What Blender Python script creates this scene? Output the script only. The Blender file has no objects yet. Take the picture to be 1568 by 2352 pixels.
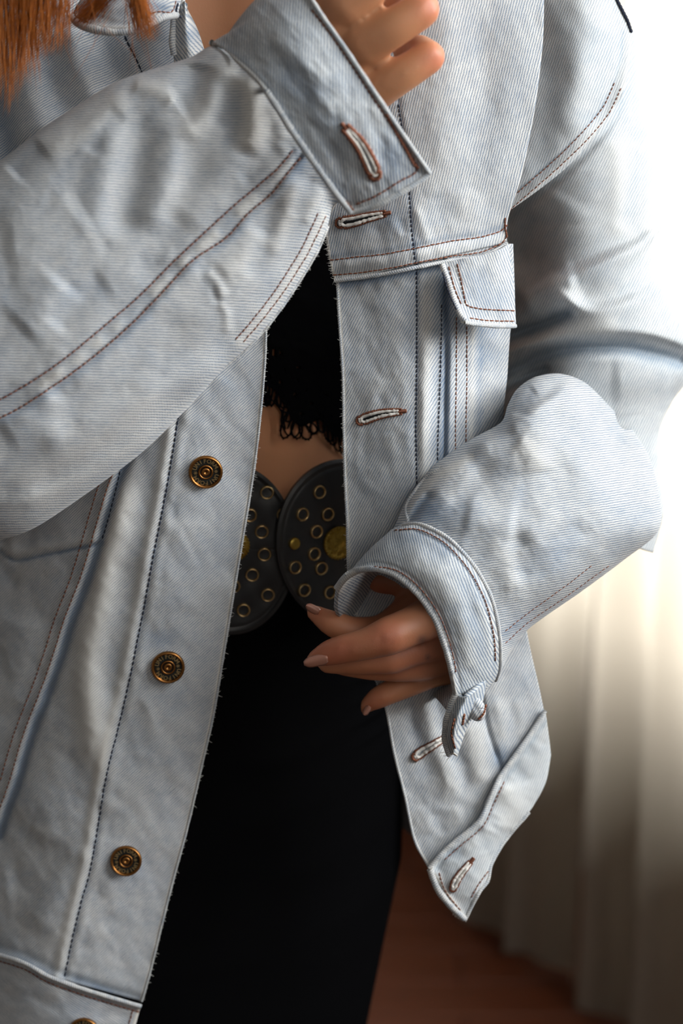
import bpy, bmesh, math, random
import numpy as np
from mathutils import Vector, Matrix, kdtree
random.seed(7); np.random.seed(7)
R = math.radians
C = bpy.context.scene.collection
# ------------------------------------------------------------------ camera
PITCH = R(15.0); F = 50/15*1568; CX, CY = 784., 1176.; CAMZ = 1.30
Y0 = 1.08*math.cos(PITCH)                      # upright plane of the jacket opening
cd = bpy.data.cameras.new('camera'); cam = bpy.data.objects.new('camera', cd); C.objects.link(cam)
cam.location = (0, 0, CAMZ); cam.rotation_euler = (R(90)-PITCH, 0, 0)
cd.sensor_fit = 'HORIZONTAL'; cd.sensor_width = 15; cd.lens = 50; cd.clip_start = .05
cd.dof.use_dof = True; cd.dof.focus_distance = 1.04; cd.dof.aperture_fstop = 4.5
bpy.context.scene.camera = cam
vs = bpy.context.scene.view_settings
vs.view_transform = 'Standard'; vs.look = 'None'; vs.gamma = 1; vs.use_curve_mapping = False; vs.exposure = 0.33
# ------------------------------------------------------------------ world (dim warm bounce of the room)
w = bpy.data.worlds.new('room_light'); bpy.context.scene.world = w; w.use_nodes = True
w.node_tree.nodes['Background'].inputs[0].default_value = (1.0, .93, .86, 1)
w.node_tree.nodes['Background'].inputs[1].default_value = 0.095
# ------------------------------------------------------------------ window light and an added fill
WD = Vector((.447, -.894, 0)); WN = Vector((-.894, -.447, 0))          # wall direction and its inward normal
WP = Vector((.17, 2.9, 0))
def wall_pt(s, off, z): 
    p = WP + WD*s + WN*off; return Vector((p.x, p.y, z))
def area(name, loc, aim, sx, sy, power, col):
    l = bpy.data.lights.new(name, 'AREA'); l.shape = 'RECTANGLE'; l.size = sx; l.size_y = sy; l.energy = power; l.color = col
    o = bpy.data.objects.new(name, l); C.objects.link(o); o.location = loc
    d = Vector(aim)-Vector(loc); o.rotation_euler = d.to_track_quat('-Z', 'Y').to_euler(); return o
area('window_daylight', wall_pt(2.75, .05, 2.0), Vector((-.05, 1.0, 1.1)), 1.2, 1.1, 28, (.96, .98, 1.0))
area('window_daylight', wall_pt(1.3, .05, 1.45), Vector((.1, 1.04, 1.15)), 1.0, 1.6, 4.5, (1.0, .99, .96))
area('front_fill', (.45, -.75, 1.72), (0, 1.05, 1.02), .45, .45, 3.2, (1.0, .93, .84))  # fill light added behind the camera to brighten the belt and midriff
# ------------------------------------------------------------------ mapping from picture plane to the room
cp, sp = math.cos(PITCH), math.sin(PITCH)
def W(px, py, z=0):
    dx = (np.asarray(px, float)-CX)/F; dy = -(np.asarray(py, float)-CY)/F
    diry = cp+dy*sp; dirz = -sp+dy*cp
    t = (Y0-np.asarray(z, float))/diry
    return np.stack([t*dx, (Y0-np.asarray(z, float))+0*dx, CAMZ+t*dirz], -1)
def V(px, py, z=0): return Vector(W(px, py, z).tolist())
def SC(z): return (1.08-z)/F                    # metres per pixel at depth z
# ------------------------------------------------------------------ materials
def mat(name, col=(.5,.5,.5), rough=.6, metal=0, spec=None, **kw):
    m = bpy.data.materials.new(name); m.use_nodes = True; b = m.node_tree.nodes['Principled BSDF']
    b.inputs['Base Color'].default_value = (*col, 1); b.inputs['Roughness'].default_value = rough; b.inputs['Metallic'].default_value = metal
    if spec is not None: b.inputs['Specular IOR Level'].default_value = spec
    for k, v in kw.items(): b.inputs[k.replace('_', ' ')].default_value = v
    return m
class NB:
    def __init__(s, m): s.nt = m.node_tree; s.n = s.nt.nodes; s.l = s.nt.links; s.b = s.n['Principled BSDF']
    def math(s, op, a, b=None, c=None):
        n = s.n.new('ShaderNodeMath'); n.operation = op
        for i, v in enumerate((a, b, c)):
            if v is None: continue
            if isinstance(v, (int, float)): n.inputs[i].default_value = v
            else: s.l.new(v, n.inputs[i])
        return n.outputs[0]
    def noise(s, vec, scale, detail=2, rough=.5):
        n = s.n.new('ShaderNodeTexNoise'); n.inputs['Scale'].default_value = scale; n.inputs['Detail'].default_value = detail; n.inputs['Roughness'].default_value = rough
        if vec is not None: s.l.new(vec, n.inputs['Vector'])
        return n.outputs[0]
    def mix(s, f, a, b):
        n = s.n.new('ShaderNodeMix'); n.data_type = 'RGBA'; n.clamp_factor = True
        if isinstance(f, (int, float)): n.inputs[0].default_value = f
        else: s.l.new(f, n.inputs[0])
        for i, v in ((6, a), (7, b)):
            if isinstance(v, tuple): n.inputs[i].default_value = (*v, 1)
            else: s.l.new(v, n.inputs[i])
        return n.outputs[2]
    def comb(s, x, y, z=0):
        n = s.n.new('ShaderNodeCombineXYZ')
        for i, v in enumerate((x, y, z)):
            if isinstance(v, (int, float)): n.inputs[i].default_value = v
            else: s.l.new(v, n.inputs[i])
        return n.outputs[0]
    def bump(s, h, dist, strength=1):
        n = s.n.new('ShaderNodeBump'); n.inputs['Distance'].default_value = dist; n.inputs['Strength'].default_value = strength
        s.l.new(h, n.inputs['Height']); s.l.new(n.outputs[0], s.b.inputs['Normal'])
def denim(name, white, blue, contrast=1., deep=(.11,.19,.31), fade=0.0):
    m = mat(name, white, .92, spec=.15); k = NB(m)
    uvn = k.n.new('ShaderNodeUVMap'); sx = k.n.new('ShaderNodeSeparateXYZ'); k.l.new(uvn.outputs[0], sx.inputs[0])
    U, Vv = sx.outputs[0], sx.outputs[1]
    wob = k.noise(uvn.outputs[0], .55, 2)
    U2 = k.math('ADD', U, k.math('MULTIPLY', k.math('SUBTRACT', wob, .5), .55))
    line = k.math('MULTIPLY_ADD', k.math('COSINE', k.math('MULTIPLY', U2, 2*math.pi)), .5, .5)
    fl = k.math('FLOOR', U2)
    ph = k.math('MULTIPLY_ADD', fl, .41, k.math('MULTIPLY', Vv, 1.65))
    dash = k.math('MULTIPLY_ADD', k.math('COSINE', k.math('MULTIPLY', ph, 2*math.pi)), .5, .5)
    slub = k.noise(k.comb(k.math('MULTIPLY', U2, .9), k.math('MULTIPLY', Vv, .16)), 1.3, 3, .6)
    fine = k.noise(uvn.outputs[0], 2.6, 2, .6)
    grv = k.math('POWER', k.math('SUBTRACT', 1.0, line), 1.6)
    cot = k.math('SUBTRACT', 1.0, k.math('MULTIPLY', grv, k.math('MULTIPLY_ADD', dash, .45, .55)))
    cot = k.math('ADD', cot, k.math('MULTIPLY', k.math('SUBTRACT', fine, .5), .8))
    at = k.n.new('ShaderNodeAttribute'); at.attribute_name = 'dye'
    big = k.noise(uvn.outputs[0], .05, 4, .6); med = k.noise(uvn.outputs[0], .17, 3, .6)
    dye = k.math('ADD', at.outputs['Fac'], k.math('MULTIPLY', k.math('SUBTRACT', big, .5), 1.0))
    dye = k.math('ADD', dye, k.math('MULTIPLY', k.math('SUBTRACT', med, .52), .8))
    dye = k.math('ADD', dye, .17-fade)
    dyc = k.n.new('ShaderNodeClamp'); k.l.new(dye, dyc.inputs[0]); dyc = dyc.outputs[0]
    bl = k.mix(dyc, blue, tuple(np.array(deep)))
    pale = k.mix(k.math('MULTIPLY', dyc, .75), white, tuple(np.array(blue)*1.02))
    f = k.math('MULTIPLY_ADD', k.math('SUBTRACT', cot, .68), 1.45*contrast, .66)
    f = k.math('ADD', f, k.math('MULTIPLY', k.math('SUBTRACT', slub, .5), .7))
    col = k.mix(f, bl, pale)
    cream = k.math('MULTIPLY', at.outputs['Fac'], -1.0)
    col = k.mix(k.math('MULTIPLY', cream, .8), col, (.72, .69, .62))
    k.l.new(col, k.b.inputs['Base Color'])
    k.b.inputs['Sheen Weight'].default_value = .12
    hgt = k.math('ADD', cot, k.math('MULTIPLY', fine, .5))
    k.bump(hgt, .00018, .55)
    return m
WHITE = (.635, .635, .615); BLUE = (.20, .255, .33)
M = {}
M['denim'] = denim('washed_denim', WHITE, BLUE, 1.0)
M['denim_soft'] = denim('washed_denim_soft', (.62, .635, .63), (.30, .35, .40), .8, deep=(.17,.26,.36), fade=.05)
M['denim_cuff'] = denim('washed_denim_ribbed', (.60, .62, .61), (.15, .20, .28), 1.15, deep=(.10,.17,.27))
M['brown_thread'] = mat('rust_thread', (.20, .065, .03), .7)
M['navy_thread'] = mat('navy_thread', (.012, .018, .04), .7)
M['cream'] = mat('cotton_lint', (.75, .73, .68), .95, Sheen_Weight=.3)
m = M['skin'] = mat('skin', (.62, .33, .22), .5, Subsurface_Weight=.18, Subsurface_Scale=.006)
m.node_tree.nodes['Principled BSDF'].inputs['Subsurface Radius'].default_value = (1, .35, .2)
k = NB(m); tc = k.n.new('ShaderNodeTexCoord').outputs['Object']
mot = k.noise(tc, 45, 3, .6); at = k.n.new('ShaderNodeAttribute'); at.attribute_name = 'flush_shade'
c1 = k.mix(mot, (.56, .265, .135), (.48, .21, .10)); c1 = k.mix(at.outputs['Fac'], c1, (.48, .13, .075)); ink = k.n.new('ShaderNodeAttribute'); ink.attribute_name = 'ink'; c1 = k.mix(ink.outputs['Fac'], c1, (.03, .03, .045)); k.l.new(c1, k.b.inputs['Base Color'])
k.bump(k.noise(tc, 900, 3, .6), .0003, .25)
M['nail'] = mat('nail', (.52, .25, .18), .35)
M['black_cloth'] = mat('black_jersey', (.0030, .0030, .0034), .9, spec=.0)
k = NB(M['black_cloth']); tc = k.n.new('ShaderNodeTexCoord').outputs['Object']; k.bump(k.noise(tc, 1800, 2), .0002, .3)
M['lace'] = mat('black_lace_thread', (.004, .004, .005), .9, spec=.0)
M['leather'] = mat('black_leather', (.018, .019, .021), .42, spec=.5)
k = NB(M['leather']); tc = k.n.new('ShaderNodeTexCoord').outputs['Object']; k.bump(k.noise(tc, 1100, 3, .7), .00025, .35)
def brass(name, c1, c2, rough):
    m = mat(name, c1, rough, 1.0); k = NB(m); tc = k.n.new('ShaderNodeTexCoord').outputs['Object']
    k.l.new(k.mix(k.noise(tc, 700, 3, .7), c1, c2), k.b.inputs['Base Color']); return m
M['copper'] = brass('antique_copper', (.46, .21, .06), (.20, .09, .03), .36)
M['brass'] = brass('antique_brass', (.85, .62, .32), (.55, .38, .16), .28)
M['gold'] = brass('old_gold', (.62, .44, .10), (.36, .24, .05), .35)
M['patina'] = mat('dark_patina', (.02, .022, .02), .5, .5)
M['hair'] = mat('copper_hair', (.42, .13, .025), .42, spec=.5)
k = NB(M['hair']); tc = k.n.new('ShaderNodeTexCoord').outputs['Object']
k.l.new(k.mix(k.noise(tc, 260, 2), (.66, .22, .035), (.26, .07, .015)), k.b.inputs['Base Color'])
# ------------------------------------------------------------------ numeric helpers
def cat(pts, n):
    """smooth curve through pts, resampled to n points by length"""
    P = np.array(pts, float)
    if len(P) == 2: return P[0]+(P[1]-P[0])*np.linspace(0, 1, n)[:, None]
    Q = np.vstack([2*P[0]-P[1], P, 2*P[-1]-P[-2]]); out = []
    for i in range(1, len(Q)-2):
        a, b, c, d = Q[i-1:i+3]
        t = np.linspace(0, 1, 24, endpoint=False)[:, None]
        # centripetal-ish: cardinal tension .45 keeps corners firm
        m1 = (c-a)*.45; m2 = (d-b)*.45
        L = np.linalg.norm(c[:2]-b[:2])+1e-9
        l1 = np.linalg.norm(m1[:2])+1e-9; l2 = np.linalg.norm(m2[:2])+1e-9
        m1 = m1*min(1, 1.1*L/l1); m2 = m2*min(1, 1.1*L/l2)
        out.append((2*t**3-3*t**2+1)*b+(t**3-2*t**2+t)*m1+(-2*t**3+3*t**2)*c+(t**3-t**2)*m2)
    out.append(P[-1][None]); S = np.vstack(out)
    d = np.r_[0, np.cumsum(np.linalg.norm(np.diff(S[:, :2], axis=0), axis=1)+1e-9)]
    u = np.linspace(0, d[-1], n)
    return np.stack([np.interp(u, d, S[:, k]) for k in range(S.shape[1])], 1)
def hashn(ix, iy, s):
    n = (ix*374761393+iy*668265263+s*1442695041) & 0x7fffffff
    n = ((n ^ (n >> 13))*1274126177) & 0x7fffffff
    return ((n ^ (n >> 16)) & 0xffff)/65535.
def vn(x, y, s=0):
    ix = np.floor(x).astype(np.int64); iy = np.floor(y).astype(np.int64); fx = x-ix; fy = y-iy
    fx = fx*fx*fx*(fx*(fx*6-15)+10); fy = fy*fy*fy*(fy*(fy*6-15)+10)
    a = hashn(ix, iy, s)*(1-fx)+hashn(ix+1, iy, s)*fx; b = hashn(ix, iy+1, s)*(1-fx)+hashn(ix+1, iy+1, s)*fx
    return (a*(1-fy)+b*fy)*2-1
def fbm(x, y, size, ang=0, stretch=1, s=0):
    c, q = math.cos(R(ang)), math.sin(R(ang))
    u = (x*c+y*q)/(size*stretch); v = (-x*q+y*c)/size
    return vn(u, v, s)+.5*vn(u*2.1+7, v*2.1, s+1)+.25*vn(u*4.3, v*4.3+3, s+2)
def sm(x): x = np.clip(x, 0, 1); return x*x*(3-2*x)
def pdist(x, y, pts):
    L = cat([(p[0], p[1]) for p in pts], max(8, 6*len(pts))) if len(pts) > 2 else np.array([p[:2] for p in pts], float)
    best = np.full(x.shape, 1e9); side = np.zeros(x.shape); par = np.zeros(x.shape)
    seg = np.diff(L, axis=0); sl = np.linalg.norm(seg, axis=1)+1e-9; cum = np.r_[0, np.cumsum(sl)]
    for i in range(len(seg)):
        rx = x-L[i, 0]; ry = y-L[i, 1]; t = np.clip((rx*seg[i, 0]+ry*seg[i, 1])/sl[i]**2, 0, 1)
        dx = rx-t*seg[i, 0]; dy = ry-t*seg[i, 1]; d = np.hypot(dx, dy); m = d < best
        best = np.where(m, d, best); side = np.where(m, np.sign(seg[i, 0]*ry-seg[i, 1]*rx), side)
        par = np.where(m, (cum[i]+t*sl[i])/cum[-1], par)
    return best, side, par, cum[-1]
def relief(x, y, strokes):
    """millimetres of height; r ridge, s step (raised on the right of travel), b blob, p pucker, n noise"""
    h = np.zeros(x.shape); fine = np.zeros(x.shape)
    for st in strokes:
        k = st[0]
        if k == 'b':
            (cx, cy), (rx, ry), a = st[1:4]; g = R(st[4]) if len(st) > 4 else 0
            u = (x-cx)*math.cos(g)+(y-cy)*math.sin(g); v = -(x-cx)*math.sin(g)+(y-cy)*math.cos(g)
            q = a*np.exp(-(u/rx)**2-(v/ry)**2); h += q; continue
        if k == 'n':
            a, size, ang, stretch, s = st[1:6]; h += a*fbm(x, y, size, ang, stretch, s); continue
        pts, wd, a = st[1:4]
        w0 = wd
        if k == 'r': wd = wd*1.4
        P = np.array([p[:2] for p in pts], float); mg = wd*3.2+6
        if k == 's': mg = wd*4+10
        msk = (x > P[:, 0].min()-mg) & (x < P[:, 0].max()+mg) & (y > P[:, 1].min()-mg) & (y < P[:, 1].max()+mg)
        if not msk.any(): continue
        xs, ys = x[msk], y[msk]; d, sd, s, L = pdist(xs, ys, pts)
        tp = sm(s/.18)*sm((1-s)/.18)
        if k == 'r': q = a*(.55 if w0 < 20 else .9)*np.exp(-(d/wd)**2)*tp
        elif k == 'R': q = a*np.exp(-(d/wd)**2)
        elif k == 'p':
            fr = st[4] if len(st) > 4 else 26.
            q = .6*a*np.exp(-(d/wd)**2)*vn(s*L/fr, s*0+.3, int(abs(P[0, 0])))
        elif k in 'sS':
            w2 = st[4] if len(st) > 4 else 4.
            e = d*sd; q = a*np.exp(-np.maximum(e, 0)/wd)*(1/(1+np.exp(-np.clip(e/w2, -30, 30))))
            if k == 's': q = q*tp
        h[msk] += q
        if w0 < 26 and k in 'rRp': fine[msk] += q
    return h, fine
# ------------------------------------------------------------------ mesh building
def link(name, me, m, parent=None):
    o = bpy.data.objects.new(name, me); C.objects.link(o)
    if m is not None and not me.materials: me.materials.append(m)
    if parent is not None: o.parent = parent
    return o
def tag(o, label=None, cat_=None, group=None, kind=None):
    for k_, v in (('label', label), ('category', cat_), ('group', group), ('kind', kind)):
        if v: o[k_] = v
    return o
def empty(name, loc, label=None, cat_=None, group=None):
    o = bpy.data.objects.new(name, None); C.objects.link(o); o.location = loc; o.empty_display_size = .02
    return tag(o, label, cat_, group)
def grid_mesh(name, P, dye=None, uv=None, drop=None, flip=False, closed_u=False):
    nu, nv = P.shape[:2]; me = bpy.data.meshes.new(name)
    idx = np.arange(nu*nv).reshape(nu, nv)
    q = np.stack([idx[:-1, :-1], idx[1:, :-1], idx[1:, 1:], idx[:-1, 1:]], -1).reshape(-1, 4)
    if drop is not None: q = q[~drop[:-1, :-1].reshape(-1)]
    if flip: q = q[:, ::-1]
    me.vertices.add(nu*nv); me.vertices.foreach_set('co', P.reshape(-1).astype(np.float32))
    me.loops.add(len(q)*4); me.loops.foreach_set('vertex_index', q.reshape(-1).astype(np.int32))
    me.polygons.add(len(q)); me.polygons.foreach_set('loop_start', np.arange(0, len(q)*4, 4, dtype=np.int32))
    me.polygons.foreach_set('loop_total', np.full(len(q), 4, dtype=np.int32))
    me.update(calc_edges=True); me.validate()
    me.polygons.foreach_set('use_smooth', np.ones(len(me.polygons), bool))
    if dye is not None:
        a = me.attributes.new('dye', 'FLOAT', 'POINT'); a.data.foreach_set('value', dye.reshape(-1).astype(np.float32))
    if uv is not None:
        l = me.uv_layers.new(name='UVMap'); li = np.zeros(len(me.loops), np.int32); me.loops.foreach_get('vertex_index', li)
        l.data.foreach_set('uv', uv.reshape(-1, 2)[li].reshape(-1).astype(np.float32))
    return me
class Patch: pass
def loft(curves, nu, nv, ks=None):
    G = np.stack([cat(c, nv) for c in curves], 0)         # K, nv, 3
    K = len(curves); ks = np.linspace(0, 1, K) if ks is None else np.array(ks, float)
    u = np.linspace(0, 1, nu); out = np.zeros((nu, nv, 3))
    if K == 2: return G[0][None]*(1-u)[:, None, None]+G[1][None]*u[:, None, None]
    mt = np.zeros_like(G)
    for i in range(K):
        if i == 0: mt[i] = (G[1]-G[0])/(ks[1]-ks[0])
        elif i == K-1: mt[i] = (G[-1]-G[-2])/(ks[-1]-ks[-2])
        else: mt[i] = (G[i+1]-G[i-1])/(ks[i+1]-ks[i-1])
    for a, t in enumerate(u):
        i = min(K-2, max(0, int(np.searchsorted(ks, t, side='right')-1))); hh = ks[i+1]-ks[i]; x = (t-ks[i])/hh
        out[a] = (2*x**3-3*x**2+1)*G[i]+(x**3-2*x**2+x)*hh*mt[i]+(-2*x**3+3*x**2)*G[i+1]+(x**3-x**2)*hh*mt[i+1]
    return out
def cloth(name, G, strokes, m, parent, ang=45, pitch=.97, thick=.0011, dyes=(), w8=None, drop=None, hem=None, obl=(.12, .05), offset=-1, rim=True):
    """G = grid of picture x, picture y, height; strokes add relief; becomes one piece of cloth"""
    x, y, z = G[..., 0], G[..., 1], G[..., 2].copy()
    h, fine = relief(x, y, strokes)
    if w8 is not None: h = h*w8; fine = fine*w8
    z = z+h*.001; P = W(x, y, z)
    dye = -.14*fine
    if dyes: d, _ = relief(x, y, dyes); dye = dye+d
    if hem is not None:
        for e in hem:
            n = 4
            if e == 'u0': dye[:n//2] -= .9
            if e == 'u1': dye[-n//2:] -= .9
            if e == 'v0': dye[:, :n//2] -= .9
            if e == 'v1': dye[:, -n//2:] -= .9
    X = P[..., 0]*1000+obl[0]*z*1000; Z = (P[..., 2]*cp+P[..., 1]*sp)*1000+obl[1]*z*1000
    a = R(ang); uv = np.stack([(-X*math.sin(a)+Z*math.cos(a))/pitch, (X*math.cos(a)+Z*math.sin(a))/pitch], -1)
    # face towards the camera?
    i, j = P.shape[0]//2, P.shape[1]//2
    ip = min(i+1, P.shape[0]-1); jp = min(j+1, P.shape[1]-1)
    nn = np.cross(P[ip, j]-P[i, j], P[i, jp]-P[i, j]); flip = nn[1] > 0
    me = grid_mesh(name, P, dye, uv, drop, flip)
    o = link(name, me, m, parent)
    if thick:
        s = o.modifiers.new('thickness', 'SOLIDIFY'); s.thickness = thick; s.offset = offset; s.use_even_offset = False
    p = Patch(); p.o = o; p.x, p.y, p.z, p.P = x, y, z, P; p.front = slice(None); p.kd = None
    return p
def tube_grid(A, B, nv, nphi, zc, hf, hb, mid=None, pw=1.0):
    """closed tube: A and B are its two outlines in the picture; zc/hf/hb centre height, front bulge, back bulge along it"""
    a = cat(A, nv); b = cat(B, nv); t = np.linspace(0, 1, nv)
    def f(v):
        q = np.interp(t, np.linspace(0, 1, len(v)), v); kw = max(3, int(nv/len(v)*.9))|1; ker = np.hanning(kw+2)[1:-1]; ker /= ker.sum()
        pad = kw//2; qq = np.r_[2*q[0]-q[1:pad+1][::-1], q, 2*q[-1]-q[-pad-1:-1][::-1]]; return np.convolve(qq, ker, 'valid')
    zc, hf, hb = f(zc), f(hf), f(hb)
    nf = int(nphi*.72); phi = np.r_[np.linspace(0, math.pi, nf), np.linspace(math.pi, 2*math.pi, nphi-nf)[1:]]
    c = (1-np.cos(phi))/2; s = np.sin(phi)
    G = np.zeros((len(phi), nv, 3))
    for k in range(2): G[..., k] = a[None, :, k]*(1-c)[:, None]+b[None, :, k]*c[:, None]
    if mid is not None:
        mm = cat(mid, nv); off = mm[:, :2]-(a[:, :2]+b[:, :2])/2; G[..., :2] += (4*c*(1-c))[:, None, None]*off[None]
    sg = np.sign(s)*np.abs(s)**pw
    G[..., 2] = zc[None]+np.where(sg[:, None] > 0, sg[:, None]*hf[None], sg[:, None]*hb[None])
    w8 = np.repeat(np.clip(s*2.5, 0, 1)[:, None], nv, 1)
    return G, w8, nf
def zat(p, x, y):
    if p.kd is None:
        fx = p.x[p.front].ravel(); fy = p.y[p.front].ravel(); fz = p.z[p.front].ravel(); kd = kdtree.KDTree(len(fx))
        for i in range(len(fx)): kd.insert((fx[i], fy[i], 0), i)
        kd.balance(); p.kd = kd; p.fz = fz
    r = p.kd.find_n((x, y, 0), 4); ws = [1/(d+.3) for _, _, d in r]
    return sum(p.fz[i]*w_ for (_, i, _), w_ in zip(r, ws))/sum(ws)
class MB:
    def __init__(s): s.v = []; s.f = []
    def tube(s, pts, rad, n=5, caps=True):
        pts = [Vector(p) for p in pts]; base = len(s.v); K = len(pts)
        rad = [rad]*K if isinstance(rad, (int, float)) else rad
        up = Vector((0, -1, 0))
        for i, p in enumerate(pts):
            d = (pts[min(i+1, K-1)]-pts[max(i-1, 0)])
            if d.length < 1e-9: d = Vector((1, 0, 0))
            d.normalize(); a = d.cross(up)
            if a.length < 1e-3: a = d.cross(Vector((1, 0, 0)))
            a.normalize(); b = a.cross(d)
            for j in range(n):
                q = 2*math.pi*j/n; s.v.append(p+(a*math.cos(q)+b*math.sin(q))*rad[i])
        for i in range(K-1):
            for j in range(n):
                j2 = (j+1) % n; s.f.append((base+i*n+j, base+i*n+j2, base+(i+1)*n+j2, base+(i+1)*n+j))
        if caps: s.f.append(tuple(base+j for j in range(n))[::-1]); s.f.append(tuple(base+(K-1)*n+j for j in range(n)))
    def ring(s, c, nrm, ax, R_, r, n=20, m=6, sq=1.0):
        """torus-like ring round c"""
        ax = ax.normalized(); by = nrm.cross(ax).normalized(); base = len(s.v)
        for i in range(n):
            q = 2*math.pi*i/n; d = ax*math.cos(q)*sq+by*math.sin(q)
            for j in range(m):
                t = 2*math.pi*j/m; s.v.append(c+d*R_+d*r*math.cos(t)+nrm*r*math.sin(t))
        for i in range(n):
            for j in range(m):
                i2, j2 = (i+1) % n, (j+1) % m; s.f.append((base+i*m+j, base+i2*m+j, base+i2*m+j2, base+i*m+j2))
    def lathe(s, c, nrm, ax, prof, n=28, sq=1.0):
        ax = ax.normalized(); by = nrm.cross(ax).normalized(); base = len(s.v); K = len(prof)
        for (r, h) in prof:
            for i in range(n):
                q = 2*math.pi*i/n; s.v.append(c+(ax*math.cos(q)*sq+by*math.sin(q))*r+nrm*h)
        for a in range(K-1):
            for i in range(n):
                i2 = (i+1) % n; s.f.append((base+a*n+i, base+a*n+i2, base+(a+1)*n+i2, base+(a+1)*n+i))
    def build(s, name, m, parent=None, smooth=True, kind=None):
        me = bpy.data.meshes.new(name); me.from_pydata([tuple(v) for v in s.v], [], s.f); me.update()
        if smooth: me.polygons.foreach_set('use_smooth', np.ones(len(me.polygons), bool))
        o = link(name, me, m, parent)
        if kind: o['kind'] = kind
        return o
def stitches(p, pts, thread='brown_thread', pitch=11.5, ln=.74, r=.00032, lift=.00035, jit=.8, name='stitching', parent=None):
    L = cat([q[:2] for q in pts], 60); tot = np.linalg.norm(np.diff(L, axis=0), axis=1).sum(); n = max(2, int(tot/pitch)); Q = cat(L, n+1)
    mb = MB()
    for i in range(n):
        a, b = Q[i], Q[i]+(Q[i+1]-Q[i])*ln; j = (random.random()-.5)*jit
        a = a+j; b = b+j*.4; md = (a+b)/2
        za, zb, zm = (zat(p, *q) for q in (a, b, md))
        zs = lift
        mb.tube([V(*a, za-.0001), V(*(a*.8+b*.2), zm*.4+za*.6+zs), V(*md, zm+zs*1.2), V(*(b*.8+a*.2), zm*.4+zb*.6+zs), V(*b, zb-.0001)], [r*.6, r, r*1.1, r, r*.6], 5)
    return mb.build(name, M[thread], parent or p.o, kind='stuff')
def fray(p, pts, n=120, ln=7, name='frayed_fibre', out=None, zoff=0):
    """loose cotton fibres along a raw edge"""
    Q = cat([q[:2] for q in pts], n); mb = MB()
    for i in range(n):
        q = Q[i]+np.random.randn(2)*1.2; tdir = Q[min(i+1, n-1)]-Q[max(i-1, 0)]; nn = np.array([tdir[1], -tdir[0]]); nn = nn/(np.linalg.norm(nn)+1e-9)*(out or 1)
        l = ln*(.3+random.random()**2*1.3); z = zat(p, *q)+zoff; a = nn*l+tdir/(np.linalg.norm(tdir)+1e-9)*random.uniform(-.8, .8)*l
        mb.tube([V(*(q-nn*3), z+.0002), V(*(q+a*.5), z+random.uniform(-.3, .5)*.001), V(*(q+a+np.random.randn(2)*1.5), z+random.uniform(-.6, .6)*.001)], [.00013, .0001, .00004], 3, False)
    return mb.build(name, M['cream'], p.o, kind='stuff')
def bead(p, pts, r=.0011, name='rolled_edge', m='denim', zoff=0., n=None, col=None):
    """rolled hem along an edge"""
    n = n or max(10, int(np.linalg.norm(np.diff(np.array([q[:2] for q in pts], float), axis=0), axis=1).sum()/7))
    Q = cat([q[:2] for q in pts], n); K = 8; P = np.zeros((K+1, n, 3)); dy = np.zeros((K+1, n)); uv = np.zeros((K+1, n, 2))
    zs = np.array([zat(p, *q) for q in Q]); zs = np.convolve(np.r_[zs[0], zs, zs[-1]], [.25, .5, .25], 'valid')
    C3 = W(Q[:, 0], Q[:, 1], zs+zoff); T = np.gradient(C3, axis=0); T /= np.linalg.norm(T, axis=1)[:, None]
    a = np.cross(T, [0, -1, 0]); a /= np.linalg.norm(a, axis=1)[:, None]+1e-9; b = np.cross(a, T); s = np.r_[0, np.cumsum(np.linalg.norm(np.diff(C3, axis=0), axis=1))]*1000
    rr = r*(1+.16*vn(np.arange(n)*.45, np.zeros(n)+.5, 5))
    for j in range(K+1):
        t = 2*math.pi*j/K; P[j] = C3+(a*math.cos(t)+b*math.sin(t))*rr[:, None]; uv[j] = np.stack([s*.9/1.0+j*.25, np.full(n, j*.7)], 1)
        dy[j] = -.08+.3*vn(s*.5, s*0+j, 3)
    me = grid_mesh(name, P, dy, uv); return link(name, me, M[m], p.o)
# ================================================================== THE ROOM
wood = mat('red_brown_wood', (.23, .06, .022), .38, spec=.4); k = NB(wood); tc = k.n.new('ShaderNodeTexCoord').outputs['Object']
mp = k.n.new('ShaderNodeMapping'); mp.inputs['Scale'].default_value = (3, 40, 3); k.l.new(tc, mp.inputs[0])
k.l.new(k.mix(k.noise(mp.outputs[0], 1.5, 4, .6), (.15, .040, .014), (.07, .016, .006)), k.b.inputs['Base Color'])
plaster = mat('cream_plaster', (.55, .52, .47), .9)
def box(name, lo, hi, m, parent=None, bev=0):
    bm = bmesh.new(); bmesh.ops.create_cube(bm, size=1)
    for v in bm.verts: v.co = Vector([lo[i]+(v.co[i]+.5)*(hi[i]-lo[i]) for i in range(3)])
    if bev: bmesh.ops.bevel(bm, geom=bm.edges[:], offset=bev, segments=1, affect='EDGES')
    me = bpy.data.meshes.new(name); bm.to_mesh(me); bm.free(); return link(name, me, m, parent)
floor = box('floor', (-2.2, -1.0, -.06), (2.2, 4.2, -.014), mat('subfloor', (.05, .02, .01), .9)); floor['kind'] = 'structure'
base = box('plank', (0, 0, 0), (1.1985, .0885, .014), wood, floor, .0015)
row = 0; first = True
for r_ in range(24):
    y = 1.6+r_*.09
    for c_ in range(3):
        x = -1.45+c_*1.2+(.4 if r_ % 2 else 0)
        o = base if first else base.copy()
        if not first: C.objects.link(o); o.parent = floor
        first = False; o.location = (x, y, -.0145+random.uniform(0, .0006))
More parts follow.
